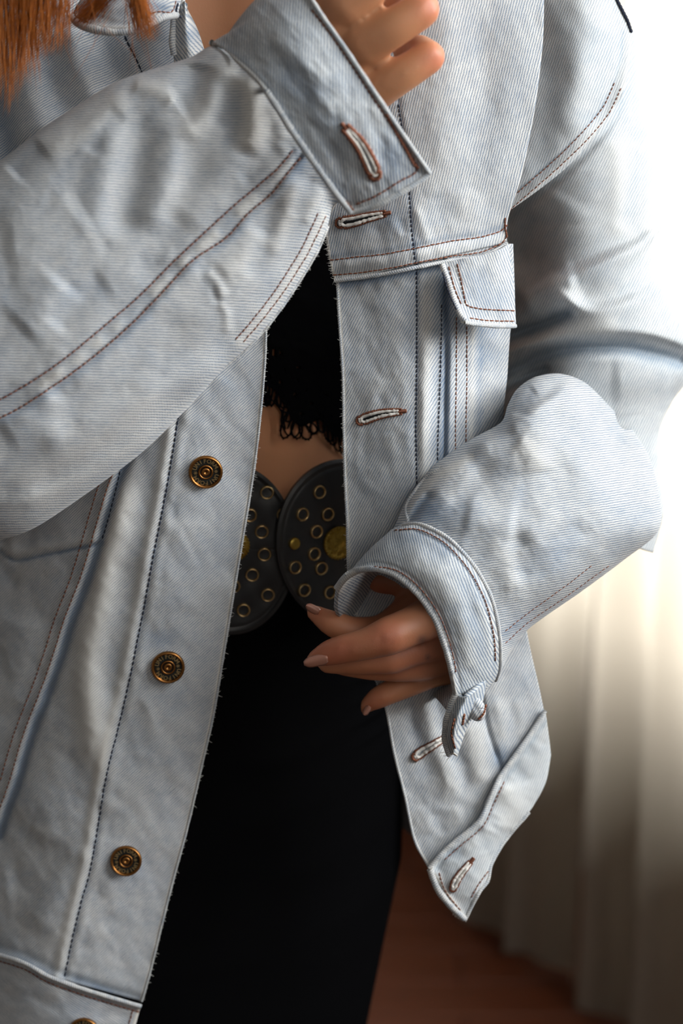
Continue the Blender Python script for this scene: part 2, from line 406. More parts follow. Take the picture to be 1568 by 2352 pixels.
# walls: the window wall runs from behind the figure forwards along its left-hand side
def wall_quad(name, s0, s1, z0, z1, off0, off1, m, parent=None):
    pts = []
    for s_ in (s0, s1):
        for o_ in (off0, off1):
            for z_ in (z0, z1): pts.append(wall_pt(s_, o_, z_))
    me = bpy.data.meshes.new(name); f = [(0, 1, 3, 2), (4, 6, 7, 5), (0, 4, 5, 1), (2, 3, 7, 6), (0, 2, 6, 4), (1, 5, 7, 3)]
    me.from_pydata([tuple(p) for p in pts], [], f); me.update(); return link(name, me, m, parent)
SILL = .47
wr = wall_quad('wall_right', -.9, 3.6, -.02, SILL, -.34, -.16, plaster); wr['kind'] = 'structure'
wq = wall_quad('wall_right_end', -.9, -.32, SILL, 2.6, -.34, -.16, plaster); wq['kind'] = 'structure'; wq.name = 'wall_right'
wp_ = wall_quad('light_block_pier', 1.15, 1.95, SILL, 2.6, -.34, -.16, plaster); wp_['kind'] = 'structure'; wp_.name = 'wall_right'  # unseen pier added to block sky light from the sleeve
ws_ = wall_quad('light_block_sill', 1.95, 3.6, SILL, 1.30, -.34, -.16, plaster); ws_['kind'] = 'structure'; ws_.name = 'wall_right'  # unseen wall under the second opening, added to limit the sky light
wb = box('wall_back', (-2.2, 3.75, -.02), (-.2, 3.9, 2.6), plaster); wb['kind'] = 'structure'
frame_m = mat('white_window_frame', (.8, .8, .78), .5)
win = empty('window_1', wall_pt(1.5, -.25, SILL)); win['kind'] = 'structure'
bpy.context.view_layer.update()
def wpart(name, *a, m=frame_m):
    o = wall_quad(name, *a, m); o.parent = win; o.matrix_parent_inverse = win.matrix_world.inverted(); return o
wpart('window_sill', -.32, 1.15, SILL, SILL+.03, -.36, -.12)
for s_ in (-.32, .4, 1.10): wpart('mullion', s_, s_+.05, SILL+.03, 2.4, -.28, -.22)
wpart('head_rail', -.32, 1.15, 2.4, 2.46, -.28, -.22)
glass = mat('window_glass', (.9, .95, .95), .0, Transmission_Weight=1.0)
glass.node_tree.nodes['Principled BSDF'].inputs['IOR'].default_value = 1.02
sky = bpy.data.materials.new('bright_overcast_sky'); sky.use_nodes = True
e = sky.node_tree.nodes['Principled BSDF']; e.inputs['Base Color'].default_value = (0, 0, 0, 1); e.inputs['Emission Color'].default_value = (1, .985, .95, 1); e.inputs['Emission Strength'].default_value = 12
so = wall_quad('sky', -1.5, 4.2, SILL-.3, 2.4, -1.3, -1.25, sky); so['kind'] = 'structure'
# curtains
cur_m = mat('oatmeal_curtain', (.22, .185, .15), .9); k = NB(cur_m)
tr = k.n.new('ShaderNodeBsdfTranslucent'); tr.inputs[0].default_value = (.55, .50, .42, 1); mx = k.n.new('ShaderNodeMixShader'); mx.inputs[0].default_value = .44
k.l.new(k.b.outputs[0], mx.inputs[1]); k.l.new(tr.outputs[0], mx.inputs[2]); k.l.new(mx.outputs[0], k.n['Material Output'].inputs[0])
def curtain(s0, s1, off, amp, wav, zb, label, flare=.0, seed=0, top=2.45):
    nu, nv = 240, 40; u = np.linspace(0, 1, nu)[:, None]; v = np.linspace(0, 1, nv)[None]
    s_ = s0+(s1-s0)*u
    ph = s_/wav*2*math.pi
    o_ = off+amp*(np.sin(ph+.6*np.sin(ph*.37+seed)+.5*v)*(.55+.45*v)+.35*np.sin(ph*2.3+seed+v)*v)+flare*v**3
    s2 = s_+.35*amp*np.cos(ph*.9+seed)*v
    z_ = top+(zb-top)*v+.006*np.sin(ph*.8+seed)*v
    P = np.zeros((nu, nv, 3)); P[..., 0] = WP.x+WD.x*s2+WN.x*o_; P[..., 1] = WP.y+WD.y*s2+WN.y*o_; P[..., 2] = z_
    o = link('curtain', grid_mesh('curtain', P), cur_m)
    return tag(o, label, 'curtain', 'long curtains at the window')
curtain(-.50, .095, -.035, .014, .085, .012, 'oatmeal floor-length curtain furthest back, beside the black skirt and jacket corner', .0, 1)
curtain(.10, .335, .025, .020, .12, .008, 'oatmeal floor-length curtain in broad folds, the middle of the three', .03, 3)
curtain(.375, 1.15, .035, .022, .13, .006, 'oatmeal floor-length curtain nearest the camera, spreading onto the floor', .012, 5)
# ================================================================== THE BODY
AL = R(40); ca, sa = math.cos(AL), math.sin(AL)
TB = np.array([[-420, 520, .060, .060, -.12], [-250, 520, .10, .075, -.13], [-100, 510, .150, .088, -.13], [300, 480, .150, .102, -.135], [800, 430, .132, .096, -.13],
               [1050, 400, .118, .088, -.128], [1400, 362, .116, .087, -.128], [1600, 345, .124, .093, -.132], [1950, 312, .147, .107, -.138], [2300, 300, .152, .110, -.14], [3300, 290, .10, .09, -.14]])
TB[:, 4] -= .008
def tb(y): return [np.interp(y, TB[:, 0], TB[:, i]) for i in range(1, 5)]
def zbody(x, y):
    cx, A, B, zc = tb(y); X = (x-cx)*.000217
    m11 = ca*ca/A**2+sa*sa/B**2; m22 = sa*sa/A**2+ca*ca/B**2; m12 = -ca*sa/A**2+sa*ca/B**2
    q = m12**2*X**2-m22*(m11*X**2-1)
    return zc+(-m12*X+np.sqrt(np.maximum(q, 0)))/m22
def ring_body(y, off=0, n=72):
    cx, A, B, zc = tb(y); A += off; B += off; t = np.linspace(0, 2*math.pi, n, endpoint=False)
    a, b = A*np.cos(t), B*np.sin(t); X = a*ca+b*sa; Zt = -a*sa+b*ca
    P0 = W(cx, y, 0); return np.stack([P0[0]+X+0*t, Y0-(zc+Zt), P0[2]+0*t], -1)
bm_v, bm_f = [], []
def add_rings(rs):
    b0 = len(bm_v); n = len(rs[0])
    for r_ in rs: bm_v.extend([tuple(p) for p in r_])
    for i in range(len(rs)-1):
        for j in range(n):
            j2 = (j+1) % n; bm_f.append((b0+i*n+j, b0+i*n+j2, b0+(i+1)*n+j2, b0+(i+1)*n+j))
    bm_f.append(tuple(b0+j for j in range(n))[::-1]); bm_f.append(tuple(b0+(len(rs)-1)*n+j for j in range(n)))
add_rings([ring_body(y, 0) for y in np.linspace(-420, 3300, 60)])
def limb(pts, n=20, flat=1.0):
    """tapering limb: pts (px, py, z, radius in px); rounded ends"""
    P = [V(*p[:3]) for p in pts]; r = [p[3]*SC(p[2]) for p in pts]
    # subdivide smoothly
    Q = cat([(*p, rr) for p, rr in zip(P, r)], max(6, 5*len(pts))) if len(pts) > 2 else np.array([(*p, rr) for p, rr in zip(P, r)])
    C0 = [Vector(q[:3]) for q in Q]; rad = [q[3] for q in Q]
    d0 = (C0[0]-C0[1]).normalized(); d1 = (C0[-1]-C0[-2]).normalized(); ext0, ext1 = [], []
    for a in (80, 55, 30): ext0.append((C0[0]+d0*rad[0]*math.sin(R(a)), rad[0]*math.cos(R(a))))
    for a in (30, 55, 80): ext1.append((C0[-1]+d1*rad[-1]*math.sin(R(a)), rad[-1]*math.cos(R(a))))
    seq = ext0+list(zip(C0, rad))+ext1; rings = []; prev = None
    for i, (c, rr) in enumerate(seq):
        d = (seq[min(i+1, len(seq)-1)][0]-seq[max(i-1, 0)][0]).normalized()
        a = d.cross(Vector((0, 1, 0))); a.normalize(); b = d.cross(a).normalized()
        rings.append(np.array([tuple(c+(a*math.cos(t)+b*math.sin(t)*flat)*rr) for t in np.linspace(0, 2*math.pi, n, endpoint=False)]))
    add_rings(rings)
TBOK=1
# right arm (viewer's left), forearm crossing the chest to the raised hand
limb([(-330, 120, -.13, 200), (-420, 700, -.06, 170), (-330, 900, .02, 140)]); limb([(-330, 900, .02, 140), (150, 690, .062, 120), (540, 380, .060, 92), (690, 290, .055, 88)])
limb([(200, -60, -.13, 330), (-330, 120, -.13, 210)]); limb([(850, -60, -.16, 300), (1200, 160, -.13, 175)])
# left arm
limb([(1200, 160, -.13, 175), (1320, 600, -.095, 108), (1340, 1050, -.078, 88)]); limb([(1340, 1050, -.078, 88), (1225, 1235, .0, 98), (1125, 1365, .0, 86)])
# raised hand: palm then fingers
for q in ([(690, 320, .05, 95), (770, 235, .055, 80), (868, 205, .060, 46)], [(670, 270, .052, 95), (760, 170, .058, 80), (832, 100, .064, 48)],
          [(660, 210, .052, 90), (735, 100, .058, 74), (795, 10, .064, 48)], [(660, 210, .048, 80), (700, 60, .05, 74), (760, -80, .055, 50)]): limb(q, flat=.75)
limb([(862, 206, .062, 46), (925, 170, .066, 40), (984, 131, .066, 37.5)]); limb([(984, 131, .066, 37), (960, 112, .045, 31), (928, 118, .030, 27)])
limb([(832, 102, .066, 50), (905, 62, .071, 44), (968, 22, .071, 41)]); limb([(968, 22, .071, 40), (948, 10, .050, 34), (900, 20, .035, 28)])
limb([(795, 10, .066, 50), (870, -45, .07, 42), (940, -95, .07, 38)])
# lowered hand
for q in ([(1125, 1370, .0, 88), (1060, 1390, .010, 72), (985, 1420, .028, 50)], [(1115, 1395, .0, 84), (1070, 1440, .008, 66), (1010, 1468, .018, 46)],
          [(1105, 1415, -.005, 76), (1080, 1475, .0, 60), (1035, 1502, .008, 44)], [(1095, 1430, -.01, 70), (1085, 1500, -.005, 52), (1050, 1532, -.002, 40)],
          [(1130, 1360, -.005, 90), (1040, 1350, .0, 56), (960, 1345, .0, 36), (868, 1336, .004, 27)]): limb(q)
limb([(985, 1420, .028, 50), (940, 1440, .040, 46), (888, 1463, .048, 46.5)]); limb([(888, 1463, .048, 46), (838, 1480, .049, 38), (792, 1490, .049, 35)]); limb([(792, 1490, .049, 35), (755, 1500, .047, 31), (724, 1512, .045, 21)])
limb([(1010, 1468, .018, 46), (950, 1490, .026, 40), (893, 1512, .032, 39)]); limb([(893, 1512, .032, 38), (820, 1520, .032, 31), (750, 1526, .03, 22)])
limb([(1035, 1502, .008, 42), (960, 1530, .018, 36), (905, 1533, .022, 35)]); limb([(905, 1533, .022, 34), (830, 1535, .02, 26), (752, 1528, .018, 17)])
limb([(1050, 1532, -.002, 40), (1000, 1545, .006, 34), (950, 1566, .010, 32)]); limb([(950, 1566, .010, 32), (890, 1592, .012, 29), (866, 1604, .012, 27)]); limb([(866, 1604, .012, 27), (846, 1618, .011, 20), (838, 1628, .010, 14)])
limb([(960, 1400, .006, 52), (880, 1448, .012, 40), (812, 1452, .016, 36)]); limb([(812, 1452, .016, 35), (762, 1432, .016, 31), (720, 1406, .014, 19)])
# neck and head root
limb([(470, -60, -.12, 260), (440, -330, -.11, 255)]); limb([(430, -560, -.06, 400), (430, -700, -.08, 470), (430, -850, -.08, 430)], flat=1.1)
me = bpy.data.meshes.new('person'); me.from_pydata(bm_v, [], bm_f); me.update()
person = link('person', me, M['skin'])
rm = person.modifiers.new('skin_union', 'REMESH'); rm.mode = 'VOXEL'; rm.voxel_size = .0016; rm.use_smooth_shade = True
sm_ = person.modifiers.new('soften', 'SMOOTH'); sm_.iterations = 7; sm_.factor = .5
dg = bpy.context.evaluated_depsgraph_get(); ev = person.evaluated_get(dg); me2 = bpy.data.meshes.new_from_object(ev)
person.modifiers.clear(); person.data = me2; me2.name = 'person'
if not me2.materials: me2.materials.append(M['skin'])
n = len(me2.vertices); co = np.zeros(n*3); me2.vertices.foreach_get('co', co); co = co.reshape(-1, 3)
def flush_shade(c, r_, a): return a*np.exp(-(np.linalg.norm(co-np.array(V(*c)), axis=1)/r_)**2)
fl = np.zeros(n)
for c, r_, a in (((1000, 135, .07), .007, .7), ((985, 18, .075), .007, .7), ((888, 1463, .056), .010, .5), ((740, 1512, .05), .012, .6), ((792, 1490, .056), .008, .35), ((850, 1630, .02), .010, .5), ((712, 1400, .02), .01, .5), ((900, 1490, .03), .030, .45), ((1000, 1450, .02), .02, .3), ((860, 1338, .0), .012, .6)): fl += flush_shade(c, r_, a)  # knuckle flush; wide spots on the lowered hand also paint in sleeve shade
# knuckle creases pushed into the skin
def crease(c, ang, L, amp, wd=.0006):
    global co
    c = np.array(V(*c)); d = co-c; a = R(ang); t = np.array([math.cos(a), 0, math.sin(a)]); q = np.array([-math.sin(a), 0, math.cos(a)])
    u = d@t; v = d@q; m_ = (np.abs(d[:, 1]) < .012); co[:, 1] += np.where(m_, amp*np.exp(-(u/L)**2-(v/wd)**2), 0)
for dx in (-10, -3, 4, 11): crease((986+dx, 18+dx*-.3, .071), 60, .0035, .00045); crease((1000+dx, 138+dx*-.3, .066), 62, .0035, .00045)
for dx in (-16, -8, 0, 8, 16): crease((888+dx, 1458, .055), 78, .006, .0004)
for dx in (-7, 0, 7): crease((795+dx, 1488, .055), 80, .004, .0003); crease((892+dx, 1590, .02), 60, .003, .0003)
me2.vertices.foreach_set('co', co.reshape(-1)); a_ = me2.attributes.new('flush_shade', 'FLOAT', 'POINT'); a_.data.foreach_set('value', fl.astype(np.float32)); me2.update()
ik = np.zeros(n)
for c, q in (((968, 1470), .0022), ((982, 1510), .0013)):
    p0 = np.array(V(c[0], c[1], .02)); dr_ = p0-np.array(cam.location); dr_ /= np.linalg.norm(dr_); rel = co-np.array(cam.location); al = rel@dr_; dd = np.linalg.norm(rel-al[:, None]*dr_[None], axis=1)
    near = (dd < .012) & (co[:, 1] < p0[1]+.03) & (co[:, 1] > p0[1]-.05); ik += np.where(near, .6*np.exp(-(dd/q)**2), 0)
a_ = me2.attributes.new('ink', 'FLOAT', 'POINT'); a_.data.foreach_set('value', np.clip(ik, 0, .9).astype(np.float32))
me2.polygons.foreach_set('use_smooth', np.ones(len(me2.polygons), bool))
tag(person, 'woman with one hand raised to her collar, the other inside a wide cuff', 'person')
def nail(c, dx, dy, L, Wd, z, tilt=0):
    """curved nail plate"""
    n1, n2 = 9, 11; P = np.zeros((n1, n2, 3)); ang = math.atan2(dy, dx)
    for i in range(n1):
        for j in range(n2):
            u = -1+2*i/(n1-1); v = j/(n2-1); wv = Wd*(1-.25*v**3)*(1-max(0, (v-.75)/.25)**2*.55)*(.75+.25*min(1, v*5))
            lx, ly = v*L, u*wv; P[i, j] = (c[0]+lx*math.cos(ang)-ly*math.sin(ang), c[1]+lx*math.sin(ang)+ly*math.cos(ang), z+.0022*(1-u*u)+tilt*v)
    Q = W(P[..., 0], P[..., 1], P[..., 2]); me = grid_mesh('fingernail', Q); o = link('fingernail', me, M['nail'], person)
    md = o.modifiers.new('thickness', 'SOLIDIFY'); md.thickness = .0005; return o
nail((752, 1512), -1, .22, 56, 14, .0515, -.004); nail((733, 1406), -.8, -.42, 34, 10, .018, 0); nail((848, 1622), -.5, .8, 24, 8, .0145, -.001)
# ------------------------------------------------------------------ hair
cu = bpy.data.curves.new('hair', 'CURVE'); cu.dimensions = '3D'; cu.bevel_depth = .00011; cu.bevel_resolution = 0; cu.use_fill_caps = False
def strand(x0, y0, x1, y1, z0, z1, curl=10, rad=1.):
    n = 9; s_ = cu.splines.new('POLY'); s_.points.add(n-1); ph = random.random()*6; f_ = random.uniform(.6, 1.6); cr = random.uniform(-1, 1)*curl
    for i in range(n):
        t = i/(n-1); x = x0+(x1-x0)*t**1.1+cr*math.sin(t*math.pi*f_+ph)*t; y = y0+(y1-y0)*t
        s_.points[i].co = (*V(x, y, z0+(z1-z0)*t+.004*math.sin(ph+t*3)), 1); s_.points[i].radius = rad*(1 if t < .75 else 1-.8*(t-.75)/.25)
for i in range(760):                               # broad lock at the picture's corner
    x0 = random.uniform(-90, 165); L = 70+135*math.exp(-((x0-20)/70)**2)*random.uniform(.5, 1.25)+random.uniform(-30, 40)
    if x0 > 110: L = random.uniform(40, 130)
    strand(x0+random.gauss(0, 6), -60, x0*.93+random.gauss(0, 12), L, .068+random.uniform(-.01, .012), .060+random.uniform(-.006, .008), 12)
for i in range(210):                               # lock lying over the collar
    a = random.random(); strand(300+random.gauss(0, 12), -60, 325+random.gauss(0, 16)+a*22, 96-66*random.random()**1.5, .072, .050+random.uniform(0, .004), 7)
for i in range(150): strand(270+random.gauss(0, 22), -50, 180+random.gauss(0, 20), random.uniform(45, 66), .068, .052, 6)
for i in range(18): strand(random.uniform(0, 320), -60, random.uniform(20, 360), random.uniform(120, 205), .07, .058, 26, .7)
ho = bpy.data.objects.new('hair', cu); C.objects.link(ho); cu.materials.append(M['hair']); ho.parent = person; ho['kind'] = 'stuff'; ho['label'] = 'loose copper-red hair falling over the collar'
# ================================================================== SKIRT, TOP, BELT
ys = np.r_[np.linspace(1405, 2700, 190)]
nn_ = 220; P = np.zeros((nn_+1, len(ys), 3))
for j, y in enumerate(ys):
    r_ = ring_body(y, .0045, nn_); P[:nn_, j] = r_; P[nn_, j] = r_[0]
px_ = CX+(P[..., 0]/((P[..., 1])*cp+(CAMZ-P[..., 2])*sp))*F; py_ = np.repeat(ys[None], nn_+1, 0)
h, _ = relief(px_, py_, [('r', [(560, 1700), (700, 1690), (860, 1730)], 16, 1.2), ('r', [(520, 1830), (700, 1850), (900, 1800)], 20, 1.8), ('r', [(500, 1960), (650, 1985), (800, 1960)], 22, 1.2),
    ('r', [(660, 1500), (665, 1600), (672, 1700)], 5, -.7), ('r', [(760, 1900), (860, 1870), (935, 1860)], 12, 1.3), ('r', [(600, 2100), (760, 2130), (930, 2090)], 30, 1.3), ('r', [(520, 1560), (640, 1590), (800, 1580)], 18, .8), ('n', .5, 120, 10, 3, 9)])
# gathered scallops of the side seam next to the jacket corner
edge = np.exp(-((px_-900)/60.)**2)*np.exp(-((py_-1740)/130.)**2); h += 5.0*edge*np.maximum(0, np.sin(py_/52*2*math.pi))
P[..., 1] -= h*.001; P[..., 0] += edge*np.maximum(0, np.sin(py_/52*2*math.pi))*.0045
skirt = link('skirt', grid_mesh('skirt', P), M['black_cloth']); s_ = skirt.modifiers.new('thickness', 'SOLIDIFY'); s_.thickness = .001; s_.offset = 0
tag(skirt, 'plain black high-waisted skirt worn below the eyelet belt', 'skirt')
# cropped top: snug black jersey with a scalloped lace hem
def zfit(x, y, off): return zbody(x, y)+off
xs = np.linspace(250, 960, 190); yy = np.linspace(150, 1000, 260)
lower = cat([(250, 830), (470, 850), (560, 868), (603, 880), (625, 893), (640, 905), (660, 930), (672, 962), (690, 980), (712, 972), (735, 965), (755, 985), (775, 1005), (800, 1010), (960, 1020)], 190)
ylo = np.interp(xs, lower[:, 0], lower[:, 1])
G = np.zeros((190, 260, 3)); G[..., 0] = xs[:, None]; G[..., 1] = 150+(ylo[:, None]-150)*np.linspace(0, 1, 260)[None]
G[..., 2] = zfit(G[..., 0], G[..., 1], .0050)
drop = np.zeros((190, 260), bool)
for (hx, hy, ax_, ay_) in ((628, 808, 5, 8), (641, 808, 4, 5), (684, 843, 3.5, 4), (643, 874, 5, 4), (675, 903, 4.5, 4.5), (713, 927, 4, 5), (682, 870, 3, 3), (652, 845, 2.5, 3), (700, 895, 3, 3), (730, 950, 4, 4), (618, 862, 3, 4), (690, 950, 4, 5), (660, 912, 3, 4), (748, 905, 3, 3)):
    drop |= ((G[..., 0]-hx)/ax_)**2+((G[..., 1]-hy)/ay_)**2 < 1
top = empty('crop_top', V(690, 800, .0), 'black crop top with a scalloped lace hem above the bare midriff', 'top')
bpy.context.view_layer.update()
def adopt(o, par): o.parent = par; o.matrix_parent_inverse = par.matrix_world.inverted(); return o
h, _ = relief(G[..., 0], G[..., 1], [('n', .25, 22, 0, 1, 3), ('r', [(600, 790), (690, 800), (790, 850)], 6, .8), ('n', .3, 60, 70, 3, 4), ('r', [(640, 640), (700, 700), (780, 720)], 20, 1.5)])
G[..., 2] += h*.001
Pt = W(G[..., 0], G[..., 1], G[..., 2]); o = link('bodice', grid_mesh('bodice', Pt, drop=drop), M['black_cloth']); adopt(o, top)
s_ = o.modifiers.new('thickness', 'SOLIDIFY'); s_.thickness = .0012; s_.offset = 1
# lace fringe: loops of thread hanging from the hem
mb = MB()
def zl(x, y): return float(zbody(x, y))+.0045
def thr(pts, r_=.00045, close=False):
    Q = cat(pts, max(8, len(pts)*6)); mb.tube([V(q[0], q[1], zl(q[0], q[1])+random.uniform(-.0002, .0004)) for q in Q], [r_*(1+.25*random.random()) for _ in Q], 5)
def loop(ax0, ay0, ax1, ay1, ang, L, wd, picot=True, r_=.00045):
    a = R(ang); dx, dy = math.sin(a), math.cos(a); mx_, my_ = (ax0+ax1)/2, (ay0+ay1)/2; nx, ny = dy, -dx
    P_ = [(ax0, ay0), (mx_-nx*wd+dx*L*.4, my_-ny*wd+dy*L*.4), (mx_-nx*wd*.8+dx*L*.82, my_-ny*wd*.8+dy*L*.82), (mx_+dx*L, my_+dy*L), (mx_+nx*wd*.8+dx*L*.82, my_+ny*wd*.8+dy*L*.82), (mx_+nx*wd+dx*L*.4, my_+ny*wd+dy*L*.4), (ax1, ay1)]
    thr(P_, r_)
    if picot:
        Q = cat(P_, 40)
        for i in range(12, 30, 3):
            d = Q[i]-np.array([mx_+dx*L*.5, my_+dy*L*.5]); d = d/np.linalg.norm(d); mb.tube([V(*Q[i], zl(*Q[i])), V(*(Q[i]+d*4), zl(*Q[i]))], [.00045, .0003], 4)
for (x0, y0, x1, y1, an, L, wd) in ((604, 878, 610, 880, -6, 55, 6), (612, 882, 618, 884, -4, 50, 5), (620, 888, 627, 890, -12, 42, 5), (630, 893, 634, 897, -14, 38, 5), (636, 898, 640, 904, 6, 34, 4),
        (664, 940, 676, 955, -18, 62, 13), (676, 962, 686, 972, 2, 40, 12), (686, 972, 700, 976, 25, 38, 12), (700, 972, 712, 970, 40, 30, 9), (716, 968, 728, 966, -5, 28, 8), (730, 966, 742, 972, 12, 24, 7),
        (742, 976, 752, 984, 20, 36, 8), (752, 984, 764, 994, 15, 34, 8), (766, 994, 776, 1002, 10, 38, 8), (778, 1002, 790, 1008, 8, 38, 8), (792, 1008, 806, 1010, 5, 34, 8)): loop(x0, y0, x1, y1, an, L, wd)
for ln_ in ([(640, 905), (652, 930), (650, 955), (655, 985)], [(648, 895), (660, 915), (672, 935)], [(650, 918), (662, 940), (668, 962), (660, 985)], [(655, 935), (672, 932), (684, 945)], [(646, 942), (660, 948), (676, 946)], [(650, 965), (664, 968), (676, 960)],
            [(664, 932), (662, 948), (656, 968)], [(672, 926), (676, 944), (668, 962)], [(640, 905), (634, 918), (640, 930), (650, 938)], [(728, 930), (738, 948), (752, 962)], [(745, 940), (742, 960), (748, 980)], [(760, 950), (768, 975), (780, 990)], [(606, 872), (604, 900), (602, 925)],
            [(615, 905), (622, 915), (640, 935)], [(640, 935), (648, 950), (646, 968), (654, 990), (662, 1002)], [(690, 985), (684, 998), (676, 1005)]): thr(ln_, .00042)
o = mb.build('lace_hem', M['lace']); adopt(o, top); o['kind'] = 'stuff'; o['label'] = 'black scalloped lace loops'
# belt of two overlapping eyelet discs
belt = empty('belt', V(640, 1250, -.02), 'wide black leather belt of overlapping discs studded with brass eyelets', 'belt'); bpy.context.view_layer.update()
def disc(cx, cy, rx, ry, zoff, yaw, name, holes):
    nr, na = 46, 128; P = np.zeros((na+1, nr, 3)); z0 = float(zbody(cx, cy))+zoff if zoff < .5 else zoff-1.0
    rr = np.linspace(0.0, 1, nr); th = np.linspace(0, 2*math.pi, na+1); X = cx+rx*np.cos(th)[:, None]*rr[None]; Y = cy+ry*np.sin(th)[:, None]*rr[None]
    Z = z0-(X-cx)*yaw*.000207-((X-cx)*.000207)**2*2.2-((Y-cy)*.000207)**2*.8
    Z += .0006*np.exp(-((rr[None]-.955)/.02)**2)-.0005*np.exp(-((rr[None]-.92)/.02)**2)
    for (hx, hy, q) in holes: Z -= .0011*np.exp(-((X-hx)**2+(Y-hy)**2)/(q*1.5)**2)
    dr = np.zeros((na+1, nr), bool)
    me = grid_mesh(name, W(X, Y, Z)); o = link(name, me, M['leather']); adopt(o, belt)
    s_ = o.modifiers.new('thickness', 'SOLIDIFY'); s_.thickness = .0028; s_.offset = -1
    b_ = o.modifiers.new('bevel', 'BEVEL'); b_.width = .0006; b_.segments = 2; b_.limit_method = 'ANGLE'
    nrm = Vector((yaw*.9, -1, 0)).normalized(); sq = rx/ry
    def zd(x, y): return z0-(x-cx)*yaw*.000207-((x-cx)*.000207)**2*2.2-((y-cy)*.000207)**2*.8
    return o, zd, nrm
HA = [(613, 1131), (574, 1183), (651, 1182), (601, 1221), (607, 1273), (579, 1320), (615, 1366), (559, 1401), (536, 1346), (560, 1118), (520, 1215)]
HB = [(733, 1130), (694, 1181), (752, 1181), (726, 1221), (721, 1272), (677, 1303), (737, 1305), (698, 1355), (757, 1360)]
dA, zA, nA = disc(532, 1262, 148, 196, .016, .10, 'leather_disc', [(a, b, 17) for a, b in HA])
dB, zB, nB = disc(795, 1246, 160, 192, 1.0+float(zA(645, 1246))+.0062-152*.62*.000207+(150*.000207)**2*2.2, .62, 'leather_disc', [(a, b, 14) for a, b in HB])
dB['label'] = 'overlapping black disc with a solid brass stud'
hole_m = mat('eyelet_hole', (.004, .004, .004), .9)
def eyelet(x, y, zf, nrm, r_, sq, par):
    mb = MB(); c = V(x, y, zf(x, y)-.0002); q = r_*SC(0); ax = Vector((-nrm.y, nrm.x, 0))
    mb.lathe(c, nrm, ax, [(q*1.02, -.0008), (q*1.0, .0004), (q*.93, .0011), (q*.84, .0013), (q*.75, .0009), (q*.70, -.0004), (q*.69, -.0020)], 28)
    o = mb.build('eyelet', M['brass']); o.parent = par; o.matrix_parent_inverse = par.matrix_world.inverted()
    mb = MB(); mb.lathe(c-nrm*.0019, nrm, ax, [(q*.72, 0), (q*.3, -.0002), (.00001, -.0002)], 20); h_ = mb.build('eyelet_hole', hole_m); h_.parent = par
    return o
def hole_under(zf): return zf
for a, b in HA: eyelet(a, b, lambda x, y: zA(x, y)-.0006, nA, 17, 1, dA)
for a, b in HB: eyelet(a, b, lambda x, y: zB(x, y)-.0006, nB, 17, 1, dB)
def stud(x, y, zf, nrm, r_, par):
    mb = MB(); c = V(x, y, zf(x, y)); q = r_*SC(0); ax = Vector((-nrm.y, nrm.x, 0))
    mb.lathe(c, nrm, ax, [(q, -.001), (q, .0006), (q*.93, .0013), (q*.75, .0016), (q*.4, .0018), (.00001, .0018)], 28); o = mb.build('stud', M['gold']); o.parent = par
stud(675, 1248, zB, nB, 15, dB)
def medallion(x, y, zf, nrm, r_, par):
    c = V(x, y, zf(x, y)); q = r_*SC(0); ax = Vector((-nrm.y, nrm.x, 0)).normalized(); by = nrm.cross(ax); mb = MB()
    mb.lathe(c, nrm, ax, [(q, -.001), (q*1.0, .0010), (q*.95, .0016), (q*.80, .0012), (q*.6, .0022), (q*.3, .0032), (.00001, .0036)], 40)
    for i in range(30):
        t = 2*math.pi*i/30; p = c+(ax*math.cos(t)+by*math.sin(t))*q*.97+nrm*.0012; mb.lathe(p, nrm, ax, [(q*.08, 0), (q*.07, .0006), (.00001, .0009)], 8)
    for i in range(10):
        t = 2*math.pi*i/10; pts = []
        for k_ in range(9):
            s2 = k_/8; rr = q*(.28+.5*s2); aa = t+.5*math.sin(s2*math.pi*1.6); pts.append(c+(ax*math.cos(aa)+by*math.sin(aa))*rr+nrm*(.0034-.0018*s2))
        mb.tube(pts, q*.035, 5)
        p = c+(ax*math.cos(t+.3)+by*math.sin(t+.3))*q*.66+nrm*.0020; mb.ring(p, nrm, ax, q*.11, q*.03, 12, 5)
    o = mb.build('medallion', M['gold']); o.parent = par
medallion(537, 1252, zA, nA, 37, dA); medallion(776, 1246, zB, nB, 40, dB)
# ================================================================== THE DENIM JACKET
jk = empty('denim_jacket', (0, 0, 0), 'oversized faded light blue denim jacket worn open with antique copper buttons', 'jacket')
# --- front panel with the buttons (picture left)
edgeR = [(612, 640, .008), (611, 740, .006), (608, 830, .004), (600, 930, .002), (588, 1040, .0), (575, 1130, 0), (560, 1220, 0), (545, 1310, 0), (530, 1400, 0), (517, 1480, 0), (490, 1640, 0), (465, 1750, 0), (430, 1900, 0), (400, 2010, 0), (372, 2120, 0), (345, 2230, 0), (325, 2300, 0)]
midP = [(330, 640, .007), (340, 830, .007), (310, 1050, .006), (270, 1220, .006), (240, 1400, .006), (205, 1640, .009), (170, 1900, .012), (120, 2110, .012), (80, 2235, .012)]
lefP = [(-120, 640, -.045), (-120, 900, -.045), (-120, 1200, -.045), (-130, 1500, -.034), (-140, 1800, -.022), (-150, 2100, -.018), (-160, 2190, -.018)]
G = loft([lefP, midP, edgeR], 150, 330)
plk = [(412, 940), (400, 1020), (385, 1110), (368, 1200), (350, 1290), (334, 1380), (320, 1450), (300, 1550), (275, 1660), (245, 1780), (220, 1930), (205, 2010), (190, 2060), (168, 2150), (148, 2245)]
welt = [(292, 1040), (262, 1110), (240, 1180), (220, 1250), (195, 1330), (160, 1420), (135, 1500), (105, 1585), (75, 1660), (55, 1720), (35, 1790), (10, 1860), (-10, 1920)]
